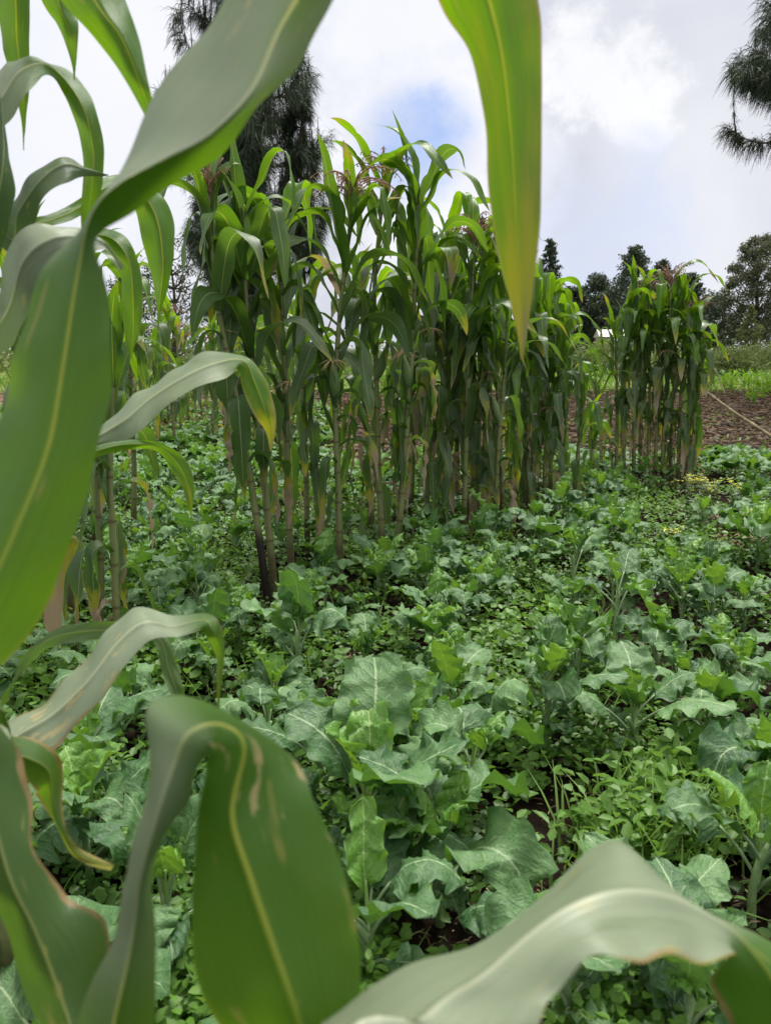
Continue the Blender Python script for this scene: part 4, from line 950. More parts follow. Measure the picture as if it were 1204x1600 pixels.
# landmarks used to word the labels
LMK = [(p[0], p[1], n) for p, n in [
    ((ground_at(930, 1275).x, ground_at(930, 1275).y), 'the bare soil patch right of centre'),
    ((ground_at(720, 1480).x, ground_at(720, 1480).y), 'the dark soil at the bottom centre'),
    ((ground_at(575, 1385).x, ground_at(575, 1385).y), 'the largest veined kale leaf'),
    ((ground_at(425, 935).x, ground_at(425, 935).y), 'the blackened maize stalk'),
    ((ground_at(531, 912).x, ground_at(531, 912).y), 'the dark sheathed maize stalk'),
    ((ground_at(610, 887).x, ground_at(610, 887).y), 'the paired maize stalks'),
    ((ground_at(723, 846).x, ground_at(723, 846).y), 'the middle of the maize row'),
    ((ground_at(850, 1190).x, ground_at(850, 1190).y), 'the upright blue grey kale leaf'),
    ((ground_at(895, 935).x, ground_at(895, 935).y), 'the tall light green kale'),
    ((ground_at(886, 1060).x, ground_at(886, 1060).y), 'the bright upright kale'),
    ((ground_at(870, 788).x, ground_at(870, 788).y), 'the right end of the maize row'),
    ((ground_at(1120, 820).x, ground_at(1120, 820).y), 'the dry flowering weeds'),
    ((ground_at(1020, 740).x, ground_at(1020, 740).y), 'the right maize clump'),
    ((ground_at(1190, 915).x, ground_at(1190, 915).y), 'the soil gap on the right edge'),
    ((ground_at(985, 1190).x, ground_at(985, 1190).y), 'the broad drooping kale leaf'),
    ((ground_at(470, 1085).x, ground_at(470, 1085).y), 'the large rising kale leaf'),
    ((ground_at(185, 1062).x, ground_at(185, 1062).y), 'the left maize stalks'),
    ((ground_at(145, 1290).x, ground_at(145, 1290).y), 'the lobed blue green kale leaf'),
    ((ground_at(1180, 1270).x, ground_at(1180, 1270).y), 'the kale cut by the right edge'),
    ((ground_at(265, 1500).x, ground_at(265, 1500).y), 'the long upright kale leaf at bottom left'),
    ((ground_at(745, 960).x, ground_at(745, 960).y), 'the pale pointed kale leaves'),
    ((ground_at(680, 1060).x, ground_at(680, 1060).y), 'the pair of oval upright leaves')]]
LOOK = {'mix': 'kale plant with drooping green leaves', 'dull': 'grey green drooping kale plant', 'light': 'light green kale plant', 'upright': 'kale plant with raised leaves', 'flat': 'kale plant with spread leaves'}
used_labels = set()
def word(X, Y, stl):
    ls = sorted(LMK, key=lambda l: (l[0] - X) ** 2 + (l[1] - Y) ** 2)[:7]
    for l in ls:
        dx, dy = X - l[0], Y - l[1]; d = math.hypot(dx, dy)
        if abs(dx) > 1.3 * abs(dy): w_ = ('just right of ' if dx > 0 else 'just left of ') if d < .4 else ('well to the right of ' if dx > 0 else 'well to the left of ')
        elif abs(dy) > 1.3 * abs(dx): w_ = ('close behind ' if dy > 0 else 'close before ') if d < .4 else ('farther back behind ' if dy > 0 else 'nearer than ')
        else: w_ = ('behind and ' if dy > 0 else 'in front and ') + ('right of ' if dx > 0 else 'left of ')
        lb = LOOK[stl] + ' ' + w_ + l[2]
        if lb not in used_labels and len(lb.split()) <= 16: used_labels.add(lb); return lb
    return None
rest = []; nk = 0
for X, Y in cand:
    stl = rk.choice(['mix', 'mix', 'dull', 'light', 'upright', 'flat']); s = rk.uniform(.60, .98); rz = rk.uniform(0, 6.28)
    if Y > 6 and X < 0: stl = rk.choice(['dull', 'mix', 'dull', 'light'])
    z = gzf(X, Y); px, py, _ = project((X, Y, z))
    vis = -60 < px < 1264 and py < 1720
    if nk < OB and vis:
        lb = word(X, Y, stl) if Y < 8.5 else None
        if lb is None:
            lb = (('distant kale plant glimpsed past the huge near leaf at far left' if px < 210 else 'distant kale plant in the opening between near leaf and maize row' if px < 390 else 'distant kale plant seen between the stalks of the maize row') if X < .3 * (Y - 3.3) - .5 and Y > 4 else 'kale plant among the crowded plants of the right field' if X > 0 else 'kale plant among the crowded plants of the left field')
        if nk < QT: kale((X, Y, z), rz, s, 2000 + nk * 7, stl, lb, 'kale plants of the field')
        else:
            si, fm = FOL[nk % len(FOL)]
            r_ = empty('kale_plant', (X, Y, z), rz, lb, 'kale plant', 'kale plants of the field'); r_.scale = (s,) * 3
            link('stem', STEMS[si], r_); link('foliage', fm, r_)
        nk += 1
    else: rest.append((X, Y, z, rz, s))
# the remaining far kale as one mass (lighter leaf shapes)
fk_plan = []
rm = random.Random(8)
lowK = [kale_leaf(200 + s, .17, .14, .09, R(rm.uniform(30, 50)), R(rm.uniform(90, 165)), .3, .014, rows=5, ncol=5) for s in range(4)] + [kale_leaf(220 + s, .13, .08, .07, R(10), R(60), .4, .01, True, rows=4, ncol=4) for s in range(2)]
def mass(points, name, label):
    vs, fs, uv, mi = [], [], [], []; o = 0
    cache = []
    for me in lowK:
        n = len(me.vertices); co = np.empty(n * 3, np.float32); me.vertices.foreach_get('co', co)
        uvs = np.zeros((n, 2), np.float32); li = np.zeros(len(me.loops), np.int32); me.loops.foreach_get('vertex_index', li)
        lu = np.zeros(len(me.loops) * 2, np.float32); me.uv_layers[0].data.foreach_get('uv', lu); uvs[li] = lu.reshape(-1, 2)
        cache.append((co.reshape(-1, 3), uvs, [tuple(p.vertices) for p in me.polygons], me.materials[0] == M_KALEY))
    for X, Y, z, rz, s in points:
        for k in range(7):
            co, uvs, pol, yg = cache[rm.randrange(6) if k > 1 else rm.randrange(4)]
            Mx = np.array(Matrix.Translation((X, Y, z + .09 * s)) @ Matrix.Rotation(rz + k * 2.4, 4, 'Z') @ Matrix.Rotation(rm.uniform(-.2, .2), 4, 'Y') @ Matrix.Scale(s * rm.uniform(.8, 1.05), 4))
            vs.append(co @ Mx[:3, :3].T + Mx[:3, 3]); uv.append(uvs); fs += [tuple(i + o for i in p) for p in pol]; mi += [int(yg)] * len(pol); o += len(co)
    me = mesh(name, np.concatenate(vs), fs, M_KALE, np.concatenate(uv)); me.materials.append(M_KALEY); me.polygons.foreach_set('material_index', mi)
    return tag(link(name, me), label, 'kale', kind='stuff')
mass(rest, 'distant_kale', 'mass of distant kale leaves filling the far field')
print('kale', nk, 'rest', len(rest))

# ------------------------------------------------------------------ weeds, grass, straw (numpy)
rg = np.random.default_rng(12)
def leaves_np(c, d, nrm, L, Wd, bend=0.15):
    """c centre base (n,3); d direction (n,3); nrm normal; -> verts, quads  (6-vertex ovate leaf)"""
    d = d / np.linalg.norm(d, axis=1, keepdims=True); s = np.cross(d, nrm); s /= np.linalg.norm(s, axis=1, keepdims=True) + 1e-9; n_ = np.cross(s, d)
    L = L[:, None]; Wd = Wd[:, None]
    up = n_ * L * bend
    v = np.stack([c, c + d * L * .3 + s * Wd * .5 + up * .8, c + d * L * .72 + s * Wd * .38 + up * .5, c + d * L - up * .6, c + d * L * .72 - s * Wd * .38 + up * .5, c + d * L * .3 - s * Wd * .5 + up * .8], 1)
    n = len(c); o = np.arange(n)[:, None] * 6
    q = np.concatenate([o + np.array([[0, 1, 2, 3]]), o + np.array([[0, 3, 4, 5]])], 1).reshape(-1, 4)
    return v.reshape(-1, 3), q
def scatter(n, y0, y1, power=1.0):
    u = rg.random(n); y = (y0 ** (1 - power) + u * (y1 ** (1 - power) - y0 ** (1 - power))) ** (1 / (1 - power)) if power != 1 else y0 * (y1 / y0) ** u
    x = (rg.random(n) * 2 - 1) * (.515 * (y + .3) + .25); return x, y
def soilmask(x, y, k=1.0):
    m = np.ones(len(x), bool)
    for c, rr in zip(SOIL, SOILR):
        ang = np.arctan2(y - c.y, x - c.x); rad = rr * k * (1 + .25 * np.sin(3 * ang + c.x * 7) + .15 * np.sin(7 * ang))
        m &= ~((x - c.x) ** 2 + (y - c.y) ** 2 < rad ** 2) | (rg.random(len(x)) < .06)
    return m
def field_ok(x, y): return (SOILW[0] & (x > 0) & (rg.random(len(x)) < .6)) | (y < 8.2 + .3 * np.sin(x * 2)) | (x < -.05 * y - .2)
SOILW = [False]
nz = lambda x, y, s, o=0: np.array([mnoise.noise(Vector((a * s + o, b * s, o))) for a, b in zip(x, y)])
def weeds(nclump, y0, y1, lmin, lmax, per, name, label, hmin, hmax, mat=M_WEED, power=.6, tonek=1.0):
    x, y = scatter(nclump, y0, y1, power); k = soilmask(x, y) & field_ok(x, y); x, y = x[k], y[k]
    dn = nz(x, y, 1.4); k = rg.random(len(x)) < np.clip(.62 + dn * 1.9, .06, 1); x, y, dn = x[k], y[k], dn[k]
    n = len(x); H = rg.uniform(hmin, hmax, n) * (1 + dn * .7)
    sz = rg.uniform(lmin, lmax, n) * (1 + .05 * y)
    tone = np.clip(.45 + dn * .9 + rg.normal(0, .18, n), 0, 1)
    X = np.repeat(x, per); Y = np.repeat(y, per); HH = np.repeat(H, per); S = np.repeat(sz, per); TT = np.repeat(tone, per); m = n * per
    f = np.tile(np.linspace(.25, 1, per), n); az = np.tile(np.arange(per) * 2.4, n) + rg.normal(0, .5, m) + np.repeat(rg.uniform(0, 6.28, n), per)
    c = np.stack([X + rg.normal(0, .008, m), Y + rg.normal(0, .008, m), gz(X, Y) + HH * f * rg.uniform(.8, 1.1, m)], 1)
    el = rg.uniform(-.35, .7, m) + (f > .9) * .4
    d = np.stack([np.cos(az) * np.cos(el), np.sin(az) * np.cos(el), np.sin(el)], 1)
    nr = np.stack([rg.normal(0, .3, m), rg.normal(0, .3, m), np.ones(m)], 1); c += d * (S * .35)[:, None]
    v, q = leaves_np(c, d, nr, S * rg.uniform(.7, 1.15, m) * (1.15 - .35 * f), S * rg.uniform(.55, .8, m) * (1.15 - .35 * f), .12)
    me = bigmesh(name, v, q, mat, col=np.repeat(np.clip(TT + rg.normal(0, .12, m) + .15 * (f > .9), 0, 1), 6), smooth=False)
    return tag(link(name, me), label, 'weeds', kind='stuff')
weeds(6300, .9, 3.6, .018, .034, 8, 'ground_weeds', 'low small leaved weeds covering the near soil', .02, .09)
weeds(9000, 3.2, 9, .020, .034, 7, 'low_weeds', 'low small leaved weeds between the kale farther off', .03, .11, power=.3)
weeds(1500, 1.5, 5, .030, .046, 7, 'broad_weeds', 'knee low broad leaved weeds among the kale', .06, .15, power=.5)
SOILW = [True]
weeds(900, 8.4, 14, .03, .06, 5, 'soil_weeds', 'sparse weeds springing up on the edge of the ploughed earth', .02, .08, power=2.5)
SOILW[0] = False
weeds(2600, 7.5, 15, .05, .09, 5, 'far_weeds', 'weeds at the far end of the kale field', .05, .14, power=0)

def blades(cx, cy, n, Lr, wr, spread, name, label, mat=M_GRASS, droop=.6, tone0=.5):
    """n blades at each clump: 3-segment strips"""
    X = np.repeat(cx, n) + rg.normal(0, spread, len(cx) * n); Y = np.repeat(cy, n) + rg.normal(0, spread, len(cx) * n); m = len(X)
    az = rg.uniform(0, 6.28, m); L = rg.uniform(*Lr, m); w_ = rg.uniform(*wr, m); lean = rg.uniform(.05, .6, m)
    P = np.stack([X, Y, gz(X, Y)], 1); S = np.stack([-np.sin(az), np.cos(az), np.zeros(m)], 1); H = np.stack([np.cos(az), np.sin(az), np.zeros(m)], 1)
    rows = []
    for i in range(4):
        th = lean + droop * (i / 3) ** 1.5 * rg.uniform(.6, 1.6, m)
        if i: P = P + (H * np.sin(th)[:, None] + np.array([0, 0, 1]) * np.cos(th)[:, None]) * (L / 3)[:, None]
        ww = (w_ * (1, .9, .6, .08)[i])[:, None] * .5; rows.append(P - S * ww); rows.append(P + S * ww)
    v = np.stack(rows, 1).reshape(-1, 3); o = np.arange(m)[:, None] * 8
    q = np.concatenate([o + np.array([[2 * i, 2 * i + 1, 2 * i + 3, 2 * i + 2]]) for i in range(3)], 1).reshape(-1, 4)
    t = np.clip(np.repeat(tone0 + rg.normal(0, .22, m), 8), 0, 1)
    return tag(link(name, bigmesh(name, v, q, mat, col=t)), label, 'grass', kind='stuff')
x, y = scatter(520, 1.1, 8, .4); k = field_ok(x, y); blades(x[k], y[k], 6, (.05, .17), (.003, .006), .02, 'grass', 'scattered thin grass blades among the kale')
gp = [ground_at(*p) for p in [(1010, 1370), (1040, 1330), (980, 1350), (1000, 1300), (1100, 1340), (930, 1330), (320, 880), (335, 900), (360, 880), (310, 930), (1060, 1460), (745, 830), (700, 860), (780, 850), (650, 870), (1200, 1330), (360, 940), (560, 840), (590, 820)]]
blades(np.array([p.x for p in gp]), np.array([p.y for p in gp]), 26, (.10, .24), (.004, .008), .045, 'grass_tufts', 'brighter grass tufts by the bare soil and the maize feet', droop=.5, tone0=.75)
# brighter leafy weeds on the right of the soil patch
def weed_patch(pts, rad, per, name, label, s, h):
    X = np.concatenate([np.full(per, p.x) for p in pts]) + rg.normal(0, rad, per * len(pts)); Y = np.concatenate([np.full(per, p.y) for p in pts]) + rg.normal(0, rad, per * len(pts)); m = len(X)
    az = rg.uniform(0, 6.28, m); el = rg.uniform(-.2, .9, m); Z = gz(X, Y) + rg.uniform(.02, h, m)
    d = np.stack([np.cos(az) * np.cos(el), np.sin(az) * np.cos(el), np.sin(el)], 1); nr = np.stack([rg.normal(0, .3, m), rg.normal(0, .3, m), np.ones(m)], 1)
    v, q = leaves_np(np.stack([X, Y, Z], 1), d, nr, rg.uniform(.6, 1.2, m) * s, rg.uniform(.35, .7, m) * s)
    return tag(link(name, bigmesh(name, v, q, M_WEED, col=np.repeat(np.clip(.8 + rg.normal(0, .15, m), 0, 1), 6), smooth=False)), label, 'weeds', kind='stuff')
weed_patch([ground_at(*p) for p in [(1000, 1310), (1040, 1290), (970, 1340), (1080, 1320), (1010, 1360), (940, 1360), (1060, 1250), (560, 950), (640, 890), (700, 870), (600, 905), (760, 870)]], .07, 110, 'bright_weeds', 'fresh bright weeds beside the bare soil and under the row', .036, .13)

# straw and litter on soil
def straws(cx, cy, L, wd, name, label, lift=.006, zmax=0.0):
    m = len(cx); az = rg.uniform(0, 6.28, m); el = rg.normal(0, .2, m); d = np.stack([np.cos(az) * np.cos(el), np.sin(az) * np.cos(el), np.sin(el)], 1)
    c = np.stack([cx, cy, gz(cx, cy) + lift + rg.uniform(0, 1, m) * zmax], 1); nr = np.tile([0, 0, 1.0], (m, 1)) + rg.normal(0, .3, (m, 3))
    v, q = leaves_np(c, d, nr, rg.uniform(*L, m), rg.uniform(*wd, m), .1)
    return tag(link(name, bigmesh(name, v, q, M_STRAW, col=np.repeat(rg.random(m), 6))), label, 'straw', kind='stuff')
cx = np.concatenate([rg.normal(c.x, rr * .8, 130) for c, rr in zip(SOIL, SOILR)]); cy_ = np.concatenate([rg.normal(c.y, rr * .8, 130) for c, rr in zip(SOIL, SOILR)])
straws(cx, cy_, (.006, .035), (.0015, .004), 'leaf_litter', 'small dry bits of litter on the dark bare soil')
x = rg.uniform(-6, 9, 5500); y = rg.uniform(8.4, 18.5, 5500); straws(x, y, (.05, .22), (.006, .014), 'straw', 'dry straw strewn over the ploughed earth', .06, .06)
# clods
def clods(n):
    x = rg.uniform(-2, 9.5, n); y = 8.3 + rg.random(n) ** 1.3 * 10; s = .008 + .038 * rg.random(n) ** 2.5
    cube = np.array([[a, b, c] for a in (-1, 1) for b in (-1, 1) for c in (-1, 1)], float); fq = np.array([[0, 1, 3, 2], [4, 6, 7, 5], [0, 4, 5, 1], [2, 3, 7, 6], [0, 2, 6, 4], [1, 5, 7, 3]])
    v = cube[None] * s[:, None, None] * rg.uniform(.5, 1.1, (n, 8, 3)); a = rg.uniform(0, 6.28, n); ca, sa = np.cos(a)[:, None], np.sin(a)[:, None]
    vx = v[..., 0] * ca - v[..., 1] * sa; vy = v[..., 0] * sa + v[..., 1] * ca
    v = np.stack([vx + x[:, None], vy + y[:, None], v[..., 2] * .7 + (gz(x, y) + .06)[:, None]], -1).reshape(-1, 3)
    q = (np.arange(n)[:, None, None] * 8 + fq[None]).reshape(-1, 4)
    tag(link('soil_clods', bigmesh('soil_clods', v, q, M_CLOD, col=np.repeat(rg.random(n), 8))), 'rough clods of red brown ploughed earth', 'soil', kind='stuff')
clods(15000)

# flowering weeds at the right
def flower_weed(px, py, h, label, seed, dry=False, nst=12, fl=True):
    p = ground_at(px, py); r = random.Random(seed); root = empty('flowering_weed' if fl else 'dry_weed', p, 0, label, 'weed', 'tall weeds at the right')
    mb, lv, fb = MB(), MB(), MB()
    for k in range(nst):
        a = r.uniform(0, 6.28); th = r.uniform(.05, .28 if fl else .5); L = h * r.uniform(.7, 1.1); pts = []; q = Vector((r.gauss(0, .015), r.gauss(0, .015), -.01))
        for i in range(7):
            pts.append(q.copy()); t = th + (1.9 if dry else .1 if fl else .3) * (i / 6) ** 2; q = q + Vector((math.sin(t) * math.cos(a), math.sin(t) * math.sin(a), math.cos(t))) * L / 6
        mb.add(tube(pts, [.003 - .0003 * i for i in range(7)], 4))
        for i in range(1, 7):
            for _ in range(4):
                b = pts[i]; az = r.uniform(0, 6.28); d = Vector((math.cos(az), math.sin(az), r.uniform(-.2, .8))).normalized() * r.uniform(.02, .055); s = d.cross(Vector((0, 0, 1))).normalized() * .006
                o = len(lv.v); lv.v += [tuple(b), tuple(b + d * .5 + s), tuple(b + d), tuple(b + d * .5 - s)]; lv.f.append((o, o + 1, o + 2, o + 3)); lv.u += [(0, 0)] * 4
        if fl:
            for _ in range(5):
                c = pts[-1] + Vector((r.gauss(0, .014), r.gauss(0, .014), r.gauss(.005, .012)))
                for j in range(4):
                    az = j * 1.571 + r.random(); d = Vector((math.cos(az), math.sin(az), .3)) * .008; s = Vector((-math.sin(az), math.cos(az), 0)) * .0045
                    o = len(fb.v); fb.v += [tuple(c), tuple(c + d + s), tuple(c + d * 1.4), tuple(c + d - s)]; fb.f.append((o, o + 1, o + 2, o + 3)); fb.u += [(0, 0)] * 4
    ms = M_STRAW if dry else M_KSTEM
    link('stems', mb.mesh('stems', ms), root); link('leaves', lv.mesh('weed_leaves', M_STRAW if dry else M_SAGE), root)
    if fl: link('flowers', fb.mesh('flowers', M_YELLOW), root)
M_SAGE = simple_noise_mat('sage_leaf', (0.09, 0.14, 0.07), (0.20, 0.26, 0.14), 10, .6, .3, .2, (.2, .3, .1))
flower_weed(1072, 808, .26, 'weed topped with the brightest yellow flower cluster', 1, nst=9)
flower_weed(1100, 812, .27, 'grey green bushy weed with few yellow flowers', 2, nst=16)
flower_weed(1085, 835, .24, 'grey green leafy weed below the yellow flower cluster', 3, fl=False, nst=16)
flower_weed(1143, 800, .22, 'small yellow flowering weed right of the bushy weeds', 4, nst=6)
flower_weed(1165, 858, .22, 'yellow flowering weed beside the dry stems at right', 5, nst=7)
flower_weed(1135, 850, .24, 'dry straw coloured weed with arching stems', 6, dry=True, fl=False, nst=14)
flower_weed(1150, 870, .16, 'low dry weed in front of the arching dry stems', 7, dry=True, fl=False, nst=10)
flower_weed(1045, 868, .17, 'short yellow green flowering weed in front of the bushy weeds', 8, nst=9)

# pole leaning by the right clump
def pole():
    a = at(1088, 604, 8.6); b = at(1300, 806, 7.2); b.z = max(b.z, gzf(b.x, b.y) - .02)
    n = 16; pts = [a.lerp(b, i / n) + Vector((0.003 * math.sin(i * .9), 0, .004 * math.sin(i * .7 + 1))) for i in range(n + 1)]
    t = tube(pts, [.013 + .005 * i / n + (.004 if i % 5 == 2 else 0) for i in range(n + 1)], 8)
    o = link('pole', mesh('pole', *t[:2], M_WOOD, t[2])); tag(o, 'long weathered wooden pole slanting down right from the maize clump', 'pole')
pole()

# ------------------------------------------------------------------ trees
def branch_strips(segs, name, mat, root):
    mb = MB()
    for pts, rad in segs: mb.add(tube(pts, rad, 6))
    return link(name, mb.mesh(name, mat), root)
def needles(tufts, name, root, Lr=(.18, .34), w_=.012, per=26, droop=1.0, mat=M_NEEDLE, up=0.0, sprd=.55):
    """tufts: list of (pos, dir, size, tone)"""
    n = len(tufts); c = np.array([t[0] for t in tufts]); dr = np.array([t[1] for t in tufts]); sz = np.array([t[2] for t in tufts]); tn = np.array([t[3] for t in tufts]); m = n * per
    C = np.repeat(c, per, 0) + rg.normal(0, .05, (m, 3)) * np.repeat(sz, per)[:, None]; Dd = np.repeat(dr, per, 0) + rg.normal(0, sprd, (m, 3)); Dd[:, 2] -= droop * rg.uniform(.2, 1.2, m); Dd[:, 2] += up
    Dd /= np.linalg.norm(Dd, axis=1, keepdims=True); L = rg.uniform(*Lr, m) * np.repeat(sz, per)
    s = np.cross(Dd, rg.normal(0, 1, (m, 3))); s /= np.linalg.norm(s, axis=1, keepdims=True); s *= w_ / 2 * np.repeat(np.sqrt(sz), per)[:, None]
    mid = C + Dd * (L * .55)[:, None]; tip = C + Dd * (L)[:, None]; tip[:, 2] -= L * .25 * droop
    v = np.stack([C - s, C + s, mid + s, mid - s, tip + s * .25, tip - s * .25], 1).reshape(-1, 3); o = np.arange(m)[:, None] * 6
    q = np.concatenate([o + np.array([[0, 1, 2, 3]]), o + np.array([[3, 2, 4, 5]])], 1).reshape(-1, 4)
    me = bigmesh(name, v, q, mat, col=np.repeat(np.clip(np.repeat(tn, per) + rg.normal(0, .15, m), 0, 1), 6)); return link(name, me, root)
def pine(loc, h, spread, seed, label, first=.25, nb=46, dens=1.0, azlim=None, per=24, tuftL=(.2, .4), lean=(0, 0), upcurve=.9, w_=.018, gap=0.0, twig=.3, pw=.55, sprd=.42, drp=1.5):
    r = random.Random(seed); root = empty('pine_tree', loc, 0, label, 'tree', 'pine trees'); segs = []; tufts = []
    tr = [Vector((lean[0] * (z / h) ** 1.5 + .05 * math.sin(z), lean[1] * z / h, z)) for z in np.linspace(-.2, h, 14)]; segs.append((tr, [.16 * h / 10 * (1 - .93 * i / 13) for i in range(14)]))
    limbs = []
    for k in range(nb):
        f = first + (1 - first) * (k + r.random()) / nb; z = f * h; a = k * 2.4 + r.uniform(-.5, .5)
        if azlim: a = azlim[0] + r.random() * azlim[1]
        L = spread * (1 - f) ** pw * r.uniform(.55, 1.1) * (1 if f > .4 else .8); q = Vector((lean[0] * f ** 1.5, lean[1] * f, z)); el = r.uniform(-.1, .5); pts = [q.copy()]; n = 10
        for i in range(n):
            e = el + upcurve * (i / n) ** 1.6 - .25 * math.sin(i / n * 3.1); a += r.uniform(-.12, .12)
            q = q + Vector((math.cos(a) * math.cos(e), math.sin(a) * math.cos(e), math.sin(e))) * L / n; pts.append(q.copy())
        limbs.append((pts, [max(.010, .045 * h / 10 * (1 - .85 * i / n) * (1 - .4 * f)) for i in range(n + 1)])); tone0 = r.uniform(.1, .7)
        for i in range(4, n + 1):                       # bare upright shoots
            if r.random() < twig:
                q2 = pts[i].copy(); tw = [q2.copy()]; hh = r.uniform(.35, 1.0) * h / 10; a2 = r.uniform(0, 6.28)
                for j in range(6):
                    q2 = q2 + Vector((math.cos(a2) * .16 * (1 - j / 6), math.sin(a2) * .16 * (1 - j / 6), 1)) * hh / 6; tw.append(q2.copy())
                    if j < 5 and r.random() < .6: tufts.append((tuple(q2), (0, 0, .2), r.uniform(.35, .6), tone0))
                limbs.append((tw, [.018, .016, .014, .012, .011, .010, .008]))
        for i in range(2, n + 1):
            for _ in range(3):
                if r.random() < gap: continue
                a2 = a + r.choice((-1, 1)) * r.uniform(.3, 1.4); l2 = L * .26 * r.uniform(.4, 1.1) * (1.25 - i / n * .6); b = pts[i]; q2 = b.copy(); tw = [b.copy()]
                for j in range(5):
                    e2 = .1 + upcurve * .9 * (j / 4) ** 1.2; q2 = q2 + Vector((math.cos(a2) * math.cos(e2), math.sin(a2) * math.cos(e2), math.sin(e2))) * l2 / 5; tw.append(q2.copy())
                    if r.random() < dens: d = (tw[-1] - tw[-2]).normalized(); tufts.append((tuple(q2), tuple(d), r.uniform(.7, 1.15), min(1, max(0, tone0 + r.gauss(0, .15)))))
                limbs.append((tw, [.010, .009, .008, .007, .006, .005]))
            d = (pts[i] - pts[i - 1]).normalized(); tufts.append((tuple(pts[i]), tuple(d), 1.0, tone0))
    branch_strips([segs[0]], 'trunk', M_BARK, root); branch_strips(limbs, 'branches', M_BARK, root); needles(tufts, 'crown', root, tuftL, w_, int(per), droop=drp, mat=M_NEEDLE, sprd=sprd)
    return root
def gp_(px, dist, py=None):
    x = (px - 602) / F * dist * 1.0; return Vector((x, dist, gzf(x, dist)))
# dense pine with drooping needles behind the row; a thinner, taller one at its left
pine(gp_(405, 25), 12.6, 3.7, 5, 'broad airy pine tree with bare upright twigs behind the maize row', first=.22, nb=62, dens=.42, per=13, gap=.42, twig=.8, tuftL=(.25, .55), w_=.014, upcurve=1.25, pw=.32)
pine(gp_(385, 23), 7.2, 2.0, 6, 'dense dark young pine tree low behind the maize row', first=.15, nb=40, dens=.75, per=20, tuftL=(.25, .5), upcurve=1.0, w_=.014, gap=.2)
pine(gp_(478, 26), 8.8, 1.6, 9, 'thin ragged pine tree at the right of the broad airy pine', first=.35, nb=26, dens=.4, per=11, tuftL=(.2, .45), upcurve=1.4, w_=.013, gap=.4, twig=.8)
# pine beyond the right edge
pine(gp_(1278, 19), 15.5, 4.8, 12, 'pine tree hanging needled branches in at the top right corner', first=.345, nb=110, dens=.65, per=17, tuftL=(.22, .5), upcurve=.9, w_=.013, gap=.4, sprd=.5, drp=1.5, twig=.2)

def crown_tree(px, dist, h, rad, seed, label, mat, shape='round', n=7000, leaf=(.14, .30), name='tree', z0=.15, clumps=60, group='trees along the skyline'):
    loc = gp_(px, dist); root = empty(name, loc, 0, label, 'tree', group); r = random.Random(seed); limbs = []
    tr = [Vector((.03 * h * math.sin(z / h * 4 + seed), .02 * h * math.cos(z / h * 3), z)) for z in np.linspace(-.3, h * .93, 10)]
    tk = MB(); tk.add(tube(tr, [.028 * h * (1 - .9 * i / 9) for i in range(10)], 8)); link('trunk', tk.mesh('trunk', M_BARK), root)
    P, S, TT = [], [], []
    for k in range(clumps):
        f = z0 + (1 - z0) * (k + .5) / clumps
        if shape == 'cone' : rr = (rad * (1 - (f - z0) / (1 - z0)) ** .8 + .05 * rad) * r.uniform(.7, 1.3)
        else: t = (f - z0) / (1 - z0); rr = rad * math.sin(math.pi * min(1, .12 + t * .86)) ** .6
        a = k * 2.4 + r.uniform(-.6, .6); q = rr * math.sqrt(r.uniform(.15, 1)); c = Vector((math.cos(a) * q, math.sin(a) * q, f * h))
        j = min(9, int((f * .9) / .93 * 9)); b = tr[j]; mid = b.lerp(c, .5) - Vector((0, 0, .03 * h * (1 if shape == 'round' else -.3)))
        limbs.append(([b, mid, c], [.008 * h, .005 * h, .002 * h])); cs = rad * (r.uniform(.14, .40) if shape == 'round' else r.uniform(.22, .5) * (1.1 - f * .8))
        m = int(n / clumps * r.uniform(.6, 1.4) * (1 if shape == 'round' else .55)); g = rg.normal(0, 1, (m, 3)); g /= np.linalg.norm(g, axis=1, keepdims=True); g *= rg.random((m, 1)) ** .45
        P.append(np.array(c) + g * np.array([cs, cs, cs * (.75 if shape == 'round' else .38)])); TT.append(np.clip(np.full(m, r.uniform(.1, .75)) + rg.normal(0, .15, m) + g[:, 2] * .15, 0, 1))
    P = np.concatenate(P); TT = np.concatenate(TT); m = len(P); d = rg.normal(0, 1, (m, 3)); d[:, 2] -= .5; nr = rg.normal(0, 1, (m, 3)); L = rg.uniform(*leaf, m)
    v, q = leaves_np(P, d, nr, L, L * rg.uniform(.3, .6, m)); link('crown', bigmesh('crown', v, q, mat, col=np.repeat(TT, 6), smooth=False), root)
    mb = MB()
    for pts, ra in limbs: mb.add(tube(pts, ra, 5))
    link('branches', mb.mesh('branches', M_BARK), root); return root
crown_tree(1162, 66, 9.4, 2.7, 1, 'tall rounded eucalyptus tree on the skyline at right', M_EUCA, n=16000, leaf=(.12, .26), clumps=95, z0=.12)
crown_tree(1215, 68, 7.6, 2.4, 2, 'eucalyptus tree cut off by the right edge', M_EUCA, n=9000, leaf=(.12, .26), clumps=60)
crown_tree(1155, 60, 3.7, 1.25, 3, 'small dense conical cypress in front of the eucalyptus', M_SCRUB, 'cone', n=7000, leaf=(.08, .16), clumps=60, z0=.02)
crown_tree(975, 62, 8.2, 3.4, 4, 'dark broad conifer behind the right maize clump', M_CROWN, 'cone', n=14000, clumps=90, z0=.08)
crown_tree(1018, 66, 7.6, 3.2, 5, 'dark conifer half hidden by the spear leaf maize', M_CROWN, 'cone', n=11000, clumps=80, z0=.08)
crown_tree(1062, 70, 7.0, 3.0, 6, 'dark conifer behind the dark open tassel', M_CROWN, 'cone', n=9000, clumps=70, z0=.08)
crown_tree(1100, 74, 5.4, 2.4, 7, 'low dark tree between right clump and eucalyptus', M_CROWN, n=8000, clumps=60, z0=.05)
